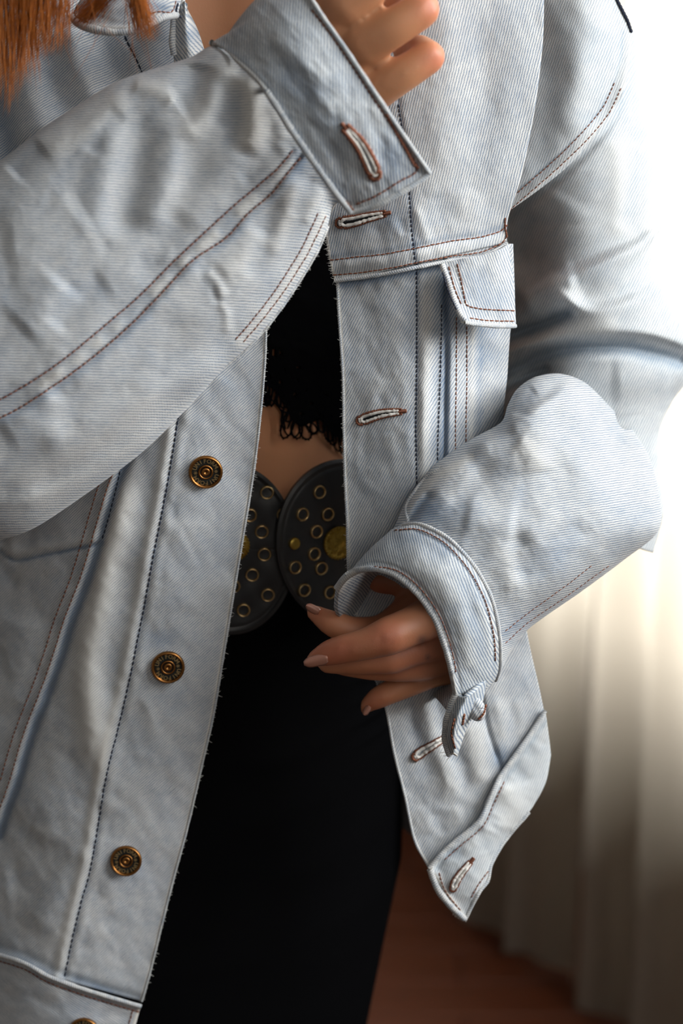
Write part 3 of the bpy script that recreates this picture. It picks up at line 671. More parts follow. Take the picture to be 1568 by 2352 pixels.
off = lambda pts, dx, dy=0: [(p[0]+dx, p[1]+dy) for p in pts]
crestP = [(310, 1030), (300, 1090), (270, 1190), (245, 1290), (225, 1390), (205, 1480), (200, 1560), (215, 1700), (235, 1830)]
p_R = cloth('front_panel', G, [
    ('S', welt[::-1], 60, -1.5, 3), ('R', off(welt, 8), 9, -2.2), ('R', off(welt, -10), 8, .8), ('r', off(welt, -36), 6, .35), ('p', off(welt, -24), 12, .55, 22), ('p', off(welt, -40), 10, .35, 26),
    ('r', crestP, 24, 4.2), ('r', off(crestP, 60), 34, -2.5), ('r', [(150, 1700), (190, 1800), (230, 1900), (250, 1850)], 30, -1.5),
    ('R', plk, 3.5, -.55), ('R', off(plk, -17), 13, 1.6), ('R', off(plk, 14), 10, .5), ('p', off(plk, 22), 14, .9, 30), ('p', off(plk, 48), 20, .5, 46),
    ('r', [(318, 1590), (345, 1640), (362, 1700)], 9, 1.1), ('r', [(290, 1640), (320, 1680), (350, 1740)], 12, -.8), ('r', [(265, 1800), (300, 1830), (340, 1870)], 12, .8), ('r', [(250, 1880), (280, 1900), (330, 1890), (350, 1850)], 12, .7),
    ('r', [(225, 2010), (260, 2050), (255, 2110)], 11, .9), ('r', [(205, 2080), (230, 2130), (250, 2160)], 9, .8), ('r', [(150, 2180), (190, 2140), (240, 2160)], 13, 1.0), ('r', [(100, 2210), (120, 2160), (150, 2110)], 12, 1.2),
    ('r', [(60, 2140), (110, 2080), (165, 2000), (190, 1930)], 30, 2.2), ('r', [(10, 2020), (80, 2010), (150, 1930)], 36, -1.8), ('r', [(40, 1880), (90, 1840), (130, 1960)], 26, 1.6), ('r', [(30, 1850), (75, 1900), (120, 1930)], 12, 1.2),
    ('R', [(0, 1262), (12, 1276), (40, 1288), (100, 1276), (170, 1262), (235, 1248)], 4, -1.3), ('R', [(-20, 1250), (20, 1268), (100, 1258), (235, 1232)], 12, 1.0),
    ('r', [(35, 1210), (28, 1245), (20, 1280)], 10, 1.2), ('r', [(75, 1200), (70, 1235), (60, 1270)], 9, -1.0), ('r', [(0, 1300), (20, 1325), (45, 1345)], 10, -1.2), ('r', [(30, 1330), (80, 1310), (140, 1300)], 16, .9),
    ('r', [(60, 1400), (40, 1500), (0, 1640)], 38, 2.2), ('r', [(430, 1180), (445, 1300), (440, 1420)], 34, .8), ('r', [(520, 1000), (490, 1200), (460, 1350)], 60, -.8),
    ('r', off(edgeR, -5), 6, .45), ('R', [(-20, 2170), (60, 2195), (110, 2222), (180, 2250), (325, 2296)], 10, -1.2), ('n', .55, 70, 60, 2, 11), ('n', .16, 22, 30, 1, 12)],
    M['denim'], jk, 42, .97,
    dyes=[('R', off(welt, 9), 9, 1.1), ('R', plk, 3, .3), ('R', off(plk, -22), 9, -.25), ('r', crestP, 16, -.25), ('R', [(0, 1262), (12, 1276), (40, 1288), (100, 1276), (235, 1248)], 4, .8), ('b', (375, 1470), (40, 22), .55), ('b', (300, 2010), (45, 40), .4), ('b', (60, 2215), (70, 14), .5, 25), ('b', (230, 2270), (90, 12), .6, 20)], hem=['u1'])
for q in (plk,): stitches(p_R, q, 'navy_thread', 13, .78, .00036)
for dx in (-12, -34): stitches(p_R, off(welt, dx), 'brown_thread', 11, .8, .00030)
stitches(p_R, [(279, 1070), (262, 1140), (246, 1200), (234, 1240)], 'navy_thread', 12, .75, .0003)
bead(p_R, edgeR[1:], .00062, m='denim'); fray(p_R, edgeR[1:], 260, 6)
# --- waistband (picture left)
wbT = [(-160, 2150, -.012), (0, 2192, .006), (60, 2212, .013), (110, 2240, .015), (180, 2266, .014), (250, 2288, .010), (324, 2310, .006)]
wbB = [(-200, 2450, -.016), (0, 2470, .004), (110, 2500, .012), (180, 2520, .012), (260, 2530, .008)]
G = loft([wbT, wbB], 60, 110)
p_W = cloth('waistband', G, [('R', off(wbT, 0, 5), 6, 1.0), ('R', off(wbT, -2, 15), 4, -.5), ('p', off(wbT, 0, 30), 20, 1.2, 34), ('r', [(60, 2275), (110, 2310), (150, 2325)], 10, -1.1), ('r', [(250, 2290), (235, 2320), (225, 2345)], 9, -1.1), ('n', .5, 50, 20, 2, 5)],
    M['denim'], jk, -38, 1.0, thick=.0016, dyes=[('b', (170, 2330), (50, 30), .5), ('R', off(wbT, 0, 14), 4, .35)], hem=['v1'])
stitches(p_W, off(wbT[1:], -3, 15), 'brown_thread', 10, .85); stitches(p_W, [(304, 2322), (298, 2345), (290, 2370)], 'brown_thread', 10, .85); bead(p_W, [p for p in off(wbT, 0, 2)], .0012)
# --- buttonhole panel (picture right), lower front
lA = [(786, 560, -.002), (774, 640, .000), (779, 740, .002), (787, 860, .005), (789, 980, .006), (792, 1100, .006), (797, 1200, .006), (802, 1330, .004), (832, 1480, .002), (882, 1610, .004), (905, 1730, .008), (930, 1830, .010), (952, 1930, .012), (985, 1992, .012)]
mA = [(975, 560, .006), (975, 740, .006), (975, 980, .012), (980, 1200, .010), (990, 1400, .004), (1030, 1600, .002), (1060, 1750, .006), (1100, 1885, .006)]
rA = [(1178, 560, -.022), (1182, 700, -.022), (1172, 760, -.022), (1165, 860, -.022), (1157, 970, -.022), (1180, 1200, -.02), (1208, 1440, -.016), (1238, 1580, -.012), (1250, 1638, -.010)]
G = loft([lA, mA, rA], 110, 330, [0, .5, 1])
groove = [(1022, 610), (1024, 700), (1026, 800), (1024, 900), (1022, 1000), (1020, 1080)]; plR = [(955, 560), (957, 640), (957, 740), (957, 860), (955, 980), (957, 1110), (956, 1200)]
crv = [(990, 620), (985, 740), (982, 860), (978, 980), (980, 1080), (985, 1140)]
p_L = cloth('front_panel', G, [
    ('R', plR, 3.5, -.45), ('R', off(plR, 14), 10, .7), ('r', crv, 11, 3.4), ('r', off(crv, 22), 12, -3.4), ('R', groove, 5, -3.2), ('S', groove[::-1], 90, 1.6, 3), ('R', off(groove, 60), 6, .5), ('r', off(groove, 80), 10, -.8), ('p', off(groove, 38), 9, .6, 20),
    ('r', [(905, 700), (915, 800), (925, 900), (930, 960)], 12, .9), ('r', [(925, 960), (945, 1060), (960, 1150)], 12, .9), ('r', [(840, 960), (860, 900), (875, 860)], 12, .8), ('r', [(835, 1000), (850, 1080)], 10, -.8), ('r', [(868, 905), (880, 935)], 8, -1.0), ('r', [(890, 990), (905, 1060)], 12, .8),
    ('p', [(790, 662), (880, 655), (960, 640), (1010, 628)], 14, 1.2, 22), ('R', [(770, 650), (880, 632), (960, 618), (1020, 608)], 9, -1.4),
    ('r', [(1100, 780), (1090, 850), (1088, 900)], 12, -1.6), ('r', [(1120, 850), (1110, 950)], 18, 1.2), ('r', [(1130, 770), (1160, 800)], 14, 1.5),
    ('r', [(965, 1560), (985, 1660), (1030, 1780), (1040, 1850)], 16, 2.8), ('r', [(1000, 1540), (1010, 1650), (1060, 1760), (1075, 1840)], 13, -2.6), ('r', [(1080, 1650), (1095, 1740), (1110, 1810)], 20, 2.2), ('r', [(930, 1580), (960, 1700), (1000, 1800)], 14, -1.6),
    ('R', [(1105, 1600), (1125, 1690), (1150, 1760), (1158, 1785)], 5, -2.0), ('r', [(1140, 1600), (1155, 1690), (1160, 1740)], 14, 2.0), ('r', [(1190, 1600), (1195, 1660), (1190, 1700)], 12, 1.2), ('r', [(1040, 1850), (1060, 1900)], 10, 1.4), ('r', [(1085, 1850), (1100, 1880)], 8, -1.6), ('r', [(1000, 1860), (1020, 1920)], 12, -1.5), ('r', [(960, 1850), (975, 1920)], 14, 1.2),
    ('r', off(lA, 5), 6, .4), ('n', .55, 60, 70, 2, 21), ('n', .14, 20, 110, 1, 22)],
    M['denim'], jk, 62, 1.14, dyes=[('R', groove, 10, .8), ('R', off(groove, 60), 5, -.3), ('R', off(groove, 78), 6, .35), ('R', [(770, 655), (880, 640), (960, 622), (1020, 612)], 9, .8), ('R', plR, 4, .3), ('r', off(plR, -14), 10, .35), ('b', (1125, 800), (30, 50), .5), ('b', (1150, 1740), (26, 30), .7), ('R', [(985, 2000), (1045, 1935), (1100, 1890), (1150, 1785), (1250, 1640)], 9, .6)], hem=['u0'])
stitches(p_L, plR, 'navy_thread', 10.5, .72, .00032)
for dx, a_ in ((24, 0), (48, 0)): stitches(p_L, [(1024+dx, 728), (1024+dx, 860), (1022+dx, 980), (1022+dx, 1060)], 'brown_thread', 10.5, .8, .00026)
stitches(p_L, [(1014, 700), (1013, 800), (1010, 900), (1006, 1000), (1005, 1060)], 'navy_thread', 10.5, .7, .00028)
bead(p_L, lA[1:], .00065); fray(p_L, lA[1:10], 200, 5, out=-1)
# --- yoke (picture right, above the pocket seam)
yL = [(700, -330, .0), (735, -80, .012), (745, 120, .010), (760, 300, .008), (790, 420, .006), (750, 500, .004), (749, 550, .003), (757, 600, .003), (768, 646, .002)]
yM = [(980, -330, -.02), (990, -80, .016), (985, 150, .014), (972, 400, .012), (965, 560, .012), (962, 604, .012)]
yR = [(1240, -330, -.05), (1250, -80, -.004), (1249, 0, -.004), (1246, 100, -.005), (1228, 250, -.006), (1198, 400, -.008), (1168, 495, -.012), (1163, 530, -.016), (1164, 558, -.018)]
G = loft([yL, yM, yR], 130, 240)
s1 = [(757, 598), (820, 590), (880, 584), (960, 569), (1040, 553), (1100, 545), (1150, 531), (1166, 515)]; s2 = [(764, 632), (830, 626), (900, 615), (960, 603), (1040, 588), (1100, 580), (1150, 560), (1166, 540)]
plY = [(905, -20), (903, 60), (905, 140), (915, 240), (928, 330), (940, 440), (945, 520), (955, 610)]
p_Y = cloth('yoke_panel', G, [('R', off(s1, 0, -2), 5, -.6), ('R', off(s1, 0, 16), 12, 1.0), ('R', s2, 4, -.5), ('p', off(s1, 0, 16), 13, .9, 20), ('p', off(s1, 0, -22), 16, .8, 30), ('R', off(s2, 0, 10), 6, .6), ('R', plY, 3.5, -.5), ('r', off(plY, 16), 10, .5),
    ('r', [(1000, -40), (1020, 150), (1030, 300), (1060, 450)], 45, 2.0), ('r', [(1100, -40), (1110, 150), (1090, 330), (1060, 480)], 40, -1.6), ('r', [(1190, -40), (1190, 200), (1150, 400), (1130, 500)], 40, 1.8), ('r', [(950, 470), (975, 530), (985, 570)], 9, 1.6), ('r', [(1000, 440), (1020, 520)], 16, -1.2), ('r', [(1060, 430), (1080, 510)], 16, 1.2),
    ('r', [(890, 500), (910, 530), (925, 550)], 9, 1.0), ('r', [(860, 520), (880, 545)], 8, -.9), ('r', [(920, 500), (930, 540)], 7, -1.0), ('r', [(780, 540), (830, 530), (880, 520)], 10, -.8), ('n', .5, 70, 80, 2.5, 31), ('n', .14, 22, 60, 1, 32)],
    M['denim'], jk, 76, 1.12, thick=.0016, dyes=[('R', plY, 5, .35), ('R', off(s1, 0, -10), 6, .35), ('b', (905, 510), (30, 24), .5), ('b', (1150, 575), (30, 10), .5), ('b', (1000, 300), (60, 200), -.12), ('R', off(s2, 0, 4), 8, -.2)], hem=['u0'])
stitches(p_Y, s1, 'brown_thread', 11.5, .86, .0003); stitches(p_Y, s2, 'brown_thread', 11.5, .86, .0003); stitches(p_Y, plY[3:], 'navy_thread', 10.5, .7, .0003)
bead(p_Y, [(768, 645), (830, 637), (900, 626), (960, 613), (1040, 598), (1100, 590), (1140, 574), (1164, 555)], .0010); fray(p_Y, yL[5:], 60, 5, out=-1)
stitches(p_Y, [(1160, 500), (1160, 520), (1164, 545)], 'brown_thread', 6, .9, .0004)
# --- pocket flap
fT = [(1012, 606, .010), (1060, 594, .009), (1110, 585, .005), (1150, 572, .0), (1168, 562, -.006)]
fM = [(1040, 690, .018), (1080, 680, .014), (1130, 670, .008), (1160, 665, .002), (1180, 660, -.004)]
fB = [(1066, 738, .022), (1085, 744, .020), (1120, 746, .013), (1150, 748, .006), (1185, 749, -.002)]
G = loft([fT, fM, fB], 60, 60)
p_F = cloth('pocket_flap', G, [('R', [(1012, 606), (1040, 680), (1064, 735)], 8, .9), ('R', [(1064, 738), (1120, 744), (1185, 748)], 7, .9), ('p', [(1060, 720), (1120, 728), (1180, 730)], 9, .8, 16), ('p', [(1030, 620), (1050, 690)], 8, .6, 18), ('r', [(1090, 600), (1120, 650), (1130, 700)], 16, -1.2), ('r', [(1130, 600), (1150, 650)], 10, 1.0), ('n', .4, 30, 70, 2, 41)],
    M['denim'], jk, 112, 1.1, thick=.0022, dyes=[('r', [(1080, 610), (1100, 680), (1140, 705)], 18, .5), ('R', [(1012, 606), (1040, 680), (1064, 735)], 5, -.5), ('b', (1150, 690), (20, 30), .4)], hem=['u1'])
stitches(p_F, [(1050, 606), (1060, 650), (1068, 690), (1072, 702), (1110, 710), (1183, 714)], 'brown_thread', 10.5, .85, .0003); stitches(p_F, [(1030, 612), (1045, 665), (1060, 700)], 'brown_thread', 10.5, .85, .0003); stitches(p_F, [(1078, 730), (1120, 736), (1182, 738)], 'brown_thread', 10.5, .85, .0003)
bead(p_F, [(1014, 608), (1030, 650), (1042, 690), (1056, 722), (1068, 737)], .0013); bead(p_F, [(1066, 740), (1085, 744), (1120, 747), (1150, 749), (1184, 749)], .0011)
stitches(p_F, [(1016, 625), (1030, 672), (1048, 712)], 'navy_thread', 9, .9, .0004, lift=.0011)
# --- waistband corner (picture right)
sS = [(985, 1994, .018), (1012, 1962, .017), (1045, 1932, .015), (1100, 1885, .012), (1125, 1832, .008), (1150, 1780, .003), (1200, 1710, -.003), (1252, 1632, -.008)]
sM = [(1022, 2050, .020), (1050, 2010, .020), (1090, 1970, .017), (1130, 1925, .011), (1165, 1870, .004), (1200, 1810, -.002), (1235, 1750, -.008), (1260, 1690, -.012)]
sH = [(1068, 2112, .016), (1098, 2052, .016), (1120, 2022, .012), (1128, 1985, .008), (1160, 1930, .0), (1215, 1865, -.006), (1252, 1800, -.012), (1265, 1735, -.016)]
G = loft([sS, sM, sH], 60, 110)
p_B = cloth('waistband', G, [('R', off(sS, 3, 4), 6, 1.0), ('R', off(sS, 8, 13), 4, -.5), ('p', off(sS, 16, 24), 14, 1.8, 26), ('R', [(995, 2000), (1022, 2050), (1062, 2105)], 7, 1.1), ('r', [(1150, 1800), (1180, 1850), (1170, 1920)], 22, 2.0), ('r', [(1180, 1750), (1215, 1800)], 14, -1.8), ('r', [(1095, 1900), (1120, 1960)], 12, -1.5), ('n', .6, 40, 30, 2, 51)],
    M['denim_soft'], jk, 70, 1.1, thick=.0022, dyes=[('b', (1040, 1960), (22, 14), .6), ('R', off(sS, 8, 12), 5, .3)], hem=['v0'])
stitches(p_B, off(sS[1:6], 9, 13), 'brown_thread', 11, .8, .00026); stitches(p_B, [(1008, 2004), (1022, 2046), (1058, 2092)], 'brown_thread', 10, .85, .0003); stitches(p_B, [(1082, 2062), (1100, 2030), (1122, 2000)], 'brown_thread', 9, .85, .0003)
bead(p_B, [(987, 1996), (1004, 2040), (1032, 2078), (1066, 2110)], .0017); bead(p_B, sS, .0011); bead(p_B, [q for q in sH[:6]], .0010)
fray(p_B, [(1040, 2095), (1055, 2108), (1068, 2114)], 30, 12, out=1)
# --- shoulder panel and the sleeve on the picture's right
hL = [(1100, -330, -.05), (1120, -90, -.035), (1130, 120, -.03), (1120, 330, -.032), (1060, 560, -.030)]; hM = [(1270, -300, -.06), (1320, -90, -.022), (1345, 60, -.022), (1330, 220, -.024), (1300, 385, -.028)]; hR = [(1330, -290, -.10), (1400, -90, -.040), (1416, 0, -.042), (1452, 78, -.052), (1446, 150, -.046), (1428, 222, -.040)]
G = loft([hL, hM, hR], 80, 110)
seamS = [(1165, 496), (1230, 440), (1300, 378), (1360, 318), (1405, 262), (1432, 205), (1446, 150), (1452, 90)]
p_H = cloth('shoulder_panel', G, [('R', off(seamS, -8, -6), 7, .8), ('R', off(seamS, -22, -18), 4, -.5), ('r', [(1290, -20), (1330, 150), (1290, 330)], 34, 2.4), ('r', [(1370, 60), (1380, 200), (1340, 300)], 22, -1.8), ('r', [(1250, 100), (1260, 300), (1210, 420)], 24, -1.2), ('n', .5, 60, 60, 2, 61)],
    M['denim_soft'], jk, 70, 1.1, dyes=[('R', off(seamS, -22, -18), 4, .4), ('R', off(seamS, -4, -2), 3, -.2)], thick=.0018)
stitches(p_H, off(seamS[:6], -20, -17), 'brown_thread', 11, .75, .00024); stitches(p_H, off(seamS[:6], -5, -5), 'brown_thread', 11, .75, .00024); stitches(p_H, [(1408, -20), (1422, 10), (1440, 45), (1450, 74)], 'navy_thread', 8, .95, .0008)
uA = [(1150, 470), (1150, 560), (1140, 700), (1130, 850), (1130, 1000), (1150, 1120), (1190, 1260)]
uB = [(1454, 70), (1466, 170), (1472, 240), (1498, 330), (1520, 480), (1518, 525), (1500, 560), (1528, 670), (1580, 740), (1605, 800), (1590, 860), (1545, 920), (1514, 990), (1512, 1070), (1524, 1170), (1500, 1270)]
uM = [(1320, 330), (1340, 470), (1345, 620), (1370, 780), (1350, 920), (1340, 1050), (1345, 1240)]
G, w8, nf = tube_grid(uA, uB, 260, 190, [-.085, -.09, -.085, -.08, -.08, -.07, -.06], [.045, .052, .05, .048, .045, .04, .03], [.045]*3, mid=uM)
p_U = cloth('sleeve', G, [
    ('R', off(seamS, 8, 8), 10, -1.8), ('r', [(1420, 300), (1430, 430), (1424, 560)], 20, 2.4), ('r', [(1468, 330), (1455, 430), (1430, 540)], 18, -3.2), ('r', [(1490, 420), (1500, 500), (1480, 545)], 18, 2.6),
    ('s', [(1130, 720), (1240, 655), (1320, 620), (1400, 585), (1470, 550), (1560, 480)], 90, 14, 6), ('s', [(1260, 650), (1345, 702), (1400, 700), (1450, 682), (1500, 655), (1550, 580)], 60, 12.0, 6), ('b', (1195, 590), (75, 120), -20, 0), ('b', (1200, 765), (110, 34), -10, -12), ('b', (1215, 860), (70, 30), -10, -20), ('r', [(1270, 620), (1290, 665), (1340, 690)], 20, 1.2), ('r', [(1185, 700), (1250, 660), (1330, 640)], 30, 3.6),
    ('R', [(1150, 780), (1230, 752), (1300, 722)], 15, -9.0), ('R', [(1140, 720), (1180, 690)], 22, -8.0), ('s', [(1700, 850), (1520, 780), (1430, 768), (1340, 775), (1250, 790), (1100, 840)], 60, 9.5, 4), ('r', [(1170, 805), (1260, 770), (1340, 755), (1440, 745)], 16, 3.2), ('R', [(1150, 862), (1240, 818), (1320, 800), (1440, 800), (1560, 830)], 17, -8), ('R', [(1150, 900), (1200, 870), (1250, 850)], 12, -6), ('r', [(1220, 600), (1260, 520), (1300, 440)], 40, 2.0), ('r', [(1180, 620), (1190, 560), (1230, 480)], 20, -2.0), ('r', [(1400, 880), (1480, 880), (1550, 880)], 34, 3.0), ('r', [(1520, 960), (1530, 930), (1560, 900)], 14, -3), ('n', .8, 60, -20, 2.5, 71)],
    M['denim_soft'], jk, 65, 1.2, obl=(.15, .15), w8=w8, dyes=[('b', (1250, 600), (60, 120), .25)], thick=.0014); p_U.front = slice(0, nf)
# forearm
fA = [(900, 1222), (925, 1165), (945, 1130), (1000, 1066), (1080, 1010), (1150, 970), (1166, 930), (1188, 893), (1228, 866), (1285, 858), (1345, 880), (1412, 946)]
fB2 = [(1146, 1548), (1172, 1495), (1210, 1448), (1260, 1410), (1330, 1362), (1430, 1288), (1512, 1218), (1512, 1130), (1488, 1045), (1450, 985)]
fM2 = [(1095, 1330), (1120, 1300), (1160, 1260), (1215, 1215), (1270, 1160), (1330, 1110), (1380, 1060), (1410, 1010), (1425, 980)]
G, w8, nf = tube_grid(fA, fB2, 250, 200, [.020, .012, .004, -.005, -.012, -.022, -.034], [.042, .046, .05, .05, .045, .034, .008], [.035, .035, .035, .02], mid=fM2, pw=.8)
p_A = cloth('sleeve', G, [('s', [(1060, 1030), (1160, 975), (1230, 932), (1330, 870)], 60, 8, 6), ('r', [(1190, 960), (1200, 920), (1230, 890)], 16, -3.5), ('s', [(1010, 1075), (975, 1100), (948, 1135), (930, 1165), (937, 1205)], 16, 2.2, 2.5),
   
    ('r', [(935, 1195), (950, 1150), (1000, 1100), (1080, 1060)], 11, 2.0), ('R', [(938, 1200), (962, 1165), (985, 1140)], 9, -3.2), ('r', [(1060, 1180), (1140, 1200), (1190, 1210)], 30, 2.6), ('r', [(1010, 1150), (1080, 1135), (1180, 1170), (1240, 1160)], 26, -2.0),
    ('r', [(1070, 1050), (1150, 1110), (1240, 1110), (1330, 1050)], 34, -4.5), ('r', [(1180, 1010), (1230, 1050), (1240, 1090)], 24, 2.0), ('r', [(1200, 1260), (1290, 1200), (1400, 1080)], 34, 2.6), ('r', [(1150, 1420), (1230, 1340), (1330, 1260), (1440, 1170)], 30, 2.4), ('r', [(1170, 1330), (1250, 1290), (1350, 1190)], 24, -2.2), ('r', [(1380, 1290), (1450, 1230), (1490, 1150)], 16, -1.8),
    ('r', [(1120, 1230), (1160, 1290), (1180, 1370)], 16, 1.8), ('r', [(1180, 1230), (1200, 1260)], 14, -2.0), ('r', [(1295, 900), (1340, 930), (1390, 980)], 26, 2.5), ('r', [(1160, 1480), (1210, 1432), (1300, 1370), (1380, 1310)], 7, -1.2), ('r', [(1155, 1450), (1210, 1410), (1300, 1345), (1390, 1270)], 5, -.8), ('p', [(1160, 1465), (1210, 1420), (1300, 1357)], 12, 1.0, 22), ('n', .8, 70, -35, 2, 81), ('n', .2, 24, 0, 1, 82)],
    M['denim'], jk, 8, 1.1, w8=w8, obl=(.10, .02), dyes=[('b', (975, 1175), (40, 34), .75, -40), ('b', (1030, 1180), (60, 40), .3), ('R', [(935, 1195), (950, 1150), (1000, 1095), (1080, 1050)], 9, -.3), ('b', (1180, 1440), (40, 14), .6, -40)], thick=.0014); p_A.front = slice(0, nf)
bead(p_A, [(1012, 1075), (976, 1100), (950, 1134), (932, 1166), (938, 1202)], .0008)
stitches(p_A, [(1160, 1478), (1210, 1432), (1300, 1370), (1400, 1298)], 'brown_thread', 10.5, .75, .00024); stitches(p_A, [(1160, 1450), (1210, 1410), (1300, 1345), (1360, 1298)], 'brown_thread', 10.5, .75, .00022)
# --- wide cuff round the lowered hand
def ring3(pts, n): return cat(pts+[pts[0]], n)
seamC = [(898, 1216, .036), (925, 1206, .050), (965, 1205, .062), (1030, 1238, .072), (1088, 1300, .076), (1128, 1375, .074), (1146, 1460, .066), (1148, 1530, .056), (1138, 1562, .044), (1110, 1560, .012), (1060, 1500, -.012), (1000, 1400, -.020), (940, 1310, -.016), (905, 1250, .006)]
openC = [(766, 1395, .030), (772, 1350, .044), (800, 1318, .058), (850, 1306, .070), (905, 1320, .080), (955, 1360, .086), (1000, 1425, .088), (1030, 1515, .086), (1046, 1600, .078), (1034, 1640, .060), (1000, 1600, .0), (930, 1545, -.012), (850, 1490, -.012), (785, 1440, .0)]
midC = [(832, 1290, .036), (848, 1262, .052), (885, 1250, .066), (945, 1268, .078), (1010, 1310, .087), (1060, 1375, .089), (1085, 1450, .086), (1098, 1520, .078), (1100, 1590, .066), (1080, 1606, .040), (1030, 1560, -.006), (965, 1475, -.018), (890, 1395, -.016), (840, 1335, .008)]
A_, B_, C_ = ring3(seamC, 300), ring3(midC, 300), ring3(openC, 300)
t = np.linspace(0, 1, 64)[:, None, None]; G = A_[None]*(1-t)*(1-2*t)+B_[None]*4*t*(1-t)+C_[None]*t*(2*t-1)
p_C = cloth('cuff', G, [('R', seamC[1:9], 7, .8), ('R', off(seamC[2:9], -14, 12), 4, -.5), ('R', openC[1:9], 7, .7), ('R', off(openC[2:9], 12, -14), 4, -.5),
    ('r', [(880, 1250), (960, 1240), (1030, 1290)], 14, -1.4), ('r', [(1060, 1310), (1080, 1380), (1110, 1450), (1118, 1530)], 12, -2.4), ('r', [(1085, 1370), (1120, 1440), (1130, 1520)], 12, 2.4), ('r', [(1040, 1400), (1070, 1470), (1085, 1550), (1110, 1570)], 12, 1.8), ('r', [(1070, 1530), (1100, 1580)], 10, -2.0), ('r', [(930, 1270), (1000, 1330), (1040, 1400)], 22, .9), ('n', .45, 50, 60, 2, 91)],
    M['denim_cuff'], jk, 112, 1.12, thick=.0022, dyes=[('r', [(890, 1240), (980, 1235), (1040, 1290)], 12, .45), ('r', [(1075, 1400), (1100, 1480), (1115, 1540)], 10, .6), ('R', off(seamC[2:8], -14, 12), 4, .3), ('R', openC[1:9], 5, -.6)])
p_C.front = slice(None)
# restrict lookups to the camera-facing half
zf = p_C.z.copy(); cols = slice(0, 190)
p_C.x, p_C.y, p_C.z = p_C.x[:, cols], p_C.y[:, cols], p_C.z[:, cols]
bead(p_C, [q[:2] for q in openC[1:10]], .0014); bead(p_C, [q[:2] for q in seamC[1:9]], .0011)
stitches(p_C, [(806, 1312), (850, 1302), (910, 1310), (965, 1352), (1012, 1420), (1040, 1505), (1052, 1580)], 'brown_thread', 10.5, .85, .0003, lift=.0012)
stitches(p_C, [(905, 1218), (960, 1216), (1022, 1248), (1076, 1308), (1114, 1380), (1134, 1460), (1138, 1520)], 'brown_thread', 10.5, .8, .0003, lift=.0010)
# the cuff's buttoned tail
G = loft([[(1046, 1596, .077), (1026, 1655, .074), (1022, 1700, .07), (1030, 1738, .066)], [(1075, 1600, .084), (1052, 1650, .088), (1042, 1695, .084), (1042, 1732, .072)], [(1118, 1560, .066), (1106, 1620, .068), (1074, 1668, .066), (1050, 1738, .062)]], 40, 60)
p_T = cloth('cuff_tail', G, [('R', [(1046, 1596), (1026, 1655), (1022, 1700), (1030, 1738)], 7, 1.6), ('r', [(1090, 1590), (1070, 1640), (1056, 1690)], 7, -2.0), ('n', .5, 26, 60, 2, 95)], M['denim_cuff'], jk, 100, 1.1, thick=.0024, dyes=[('r', [(1090, 1600), (1066, 1650)], 8, .3)], hem=['v1'])
bead(p_T, [(1046, 1594), (1034, 1625), (1026, 1655), (1022, 1700), (1032, 1734)], .0016); stitches(p_T, [(1044, 1650), (1036, 1685), (1046, 1720)], 'brown_thread', 9, .9, .0004, lift=.0012); stitches(p_T, [(1066, 1640), (1062, 1665)], 'brown_thread', 6, .95, .0006, lift=.0012)
fray(p_T, [(1022, 1700), (1026, 1725), (1034, 1738)], 22, 12, out=-1)
rr = np.linspace(0, 1, 14); th = np.linspace(0, 2*math.pi, 33); X = 1092+23*np.cos(th)[:, None]*rr[None]+5*np.sin(th)[:, None]*rr[None]; Y = 1628+29*np.sin(th)[:, None]*rr[None]
p_N = cloth('covered_button', np.stack([X, Y, .072+.0062*np.sqrt(np.clip(1-rr[None]**2, 0, 1))+0*X], -1), [('r', [(1080, 1610), (1095, 1630), (1105, 1650)], 5, -1.2), ('r', [(1100, 1600), (1112, 1625)], 5, .8)], M['denim'], jk, 60, 1.1, thick=.0018); p_N.o['label'] = 'knob of folded denim at the cuff buttonhole'
stitches(p_N, [(1098, 1652), (1110, 1640), (1116, 1618)], 'brown_thread', 6, .95, .0005, lift=.0006)
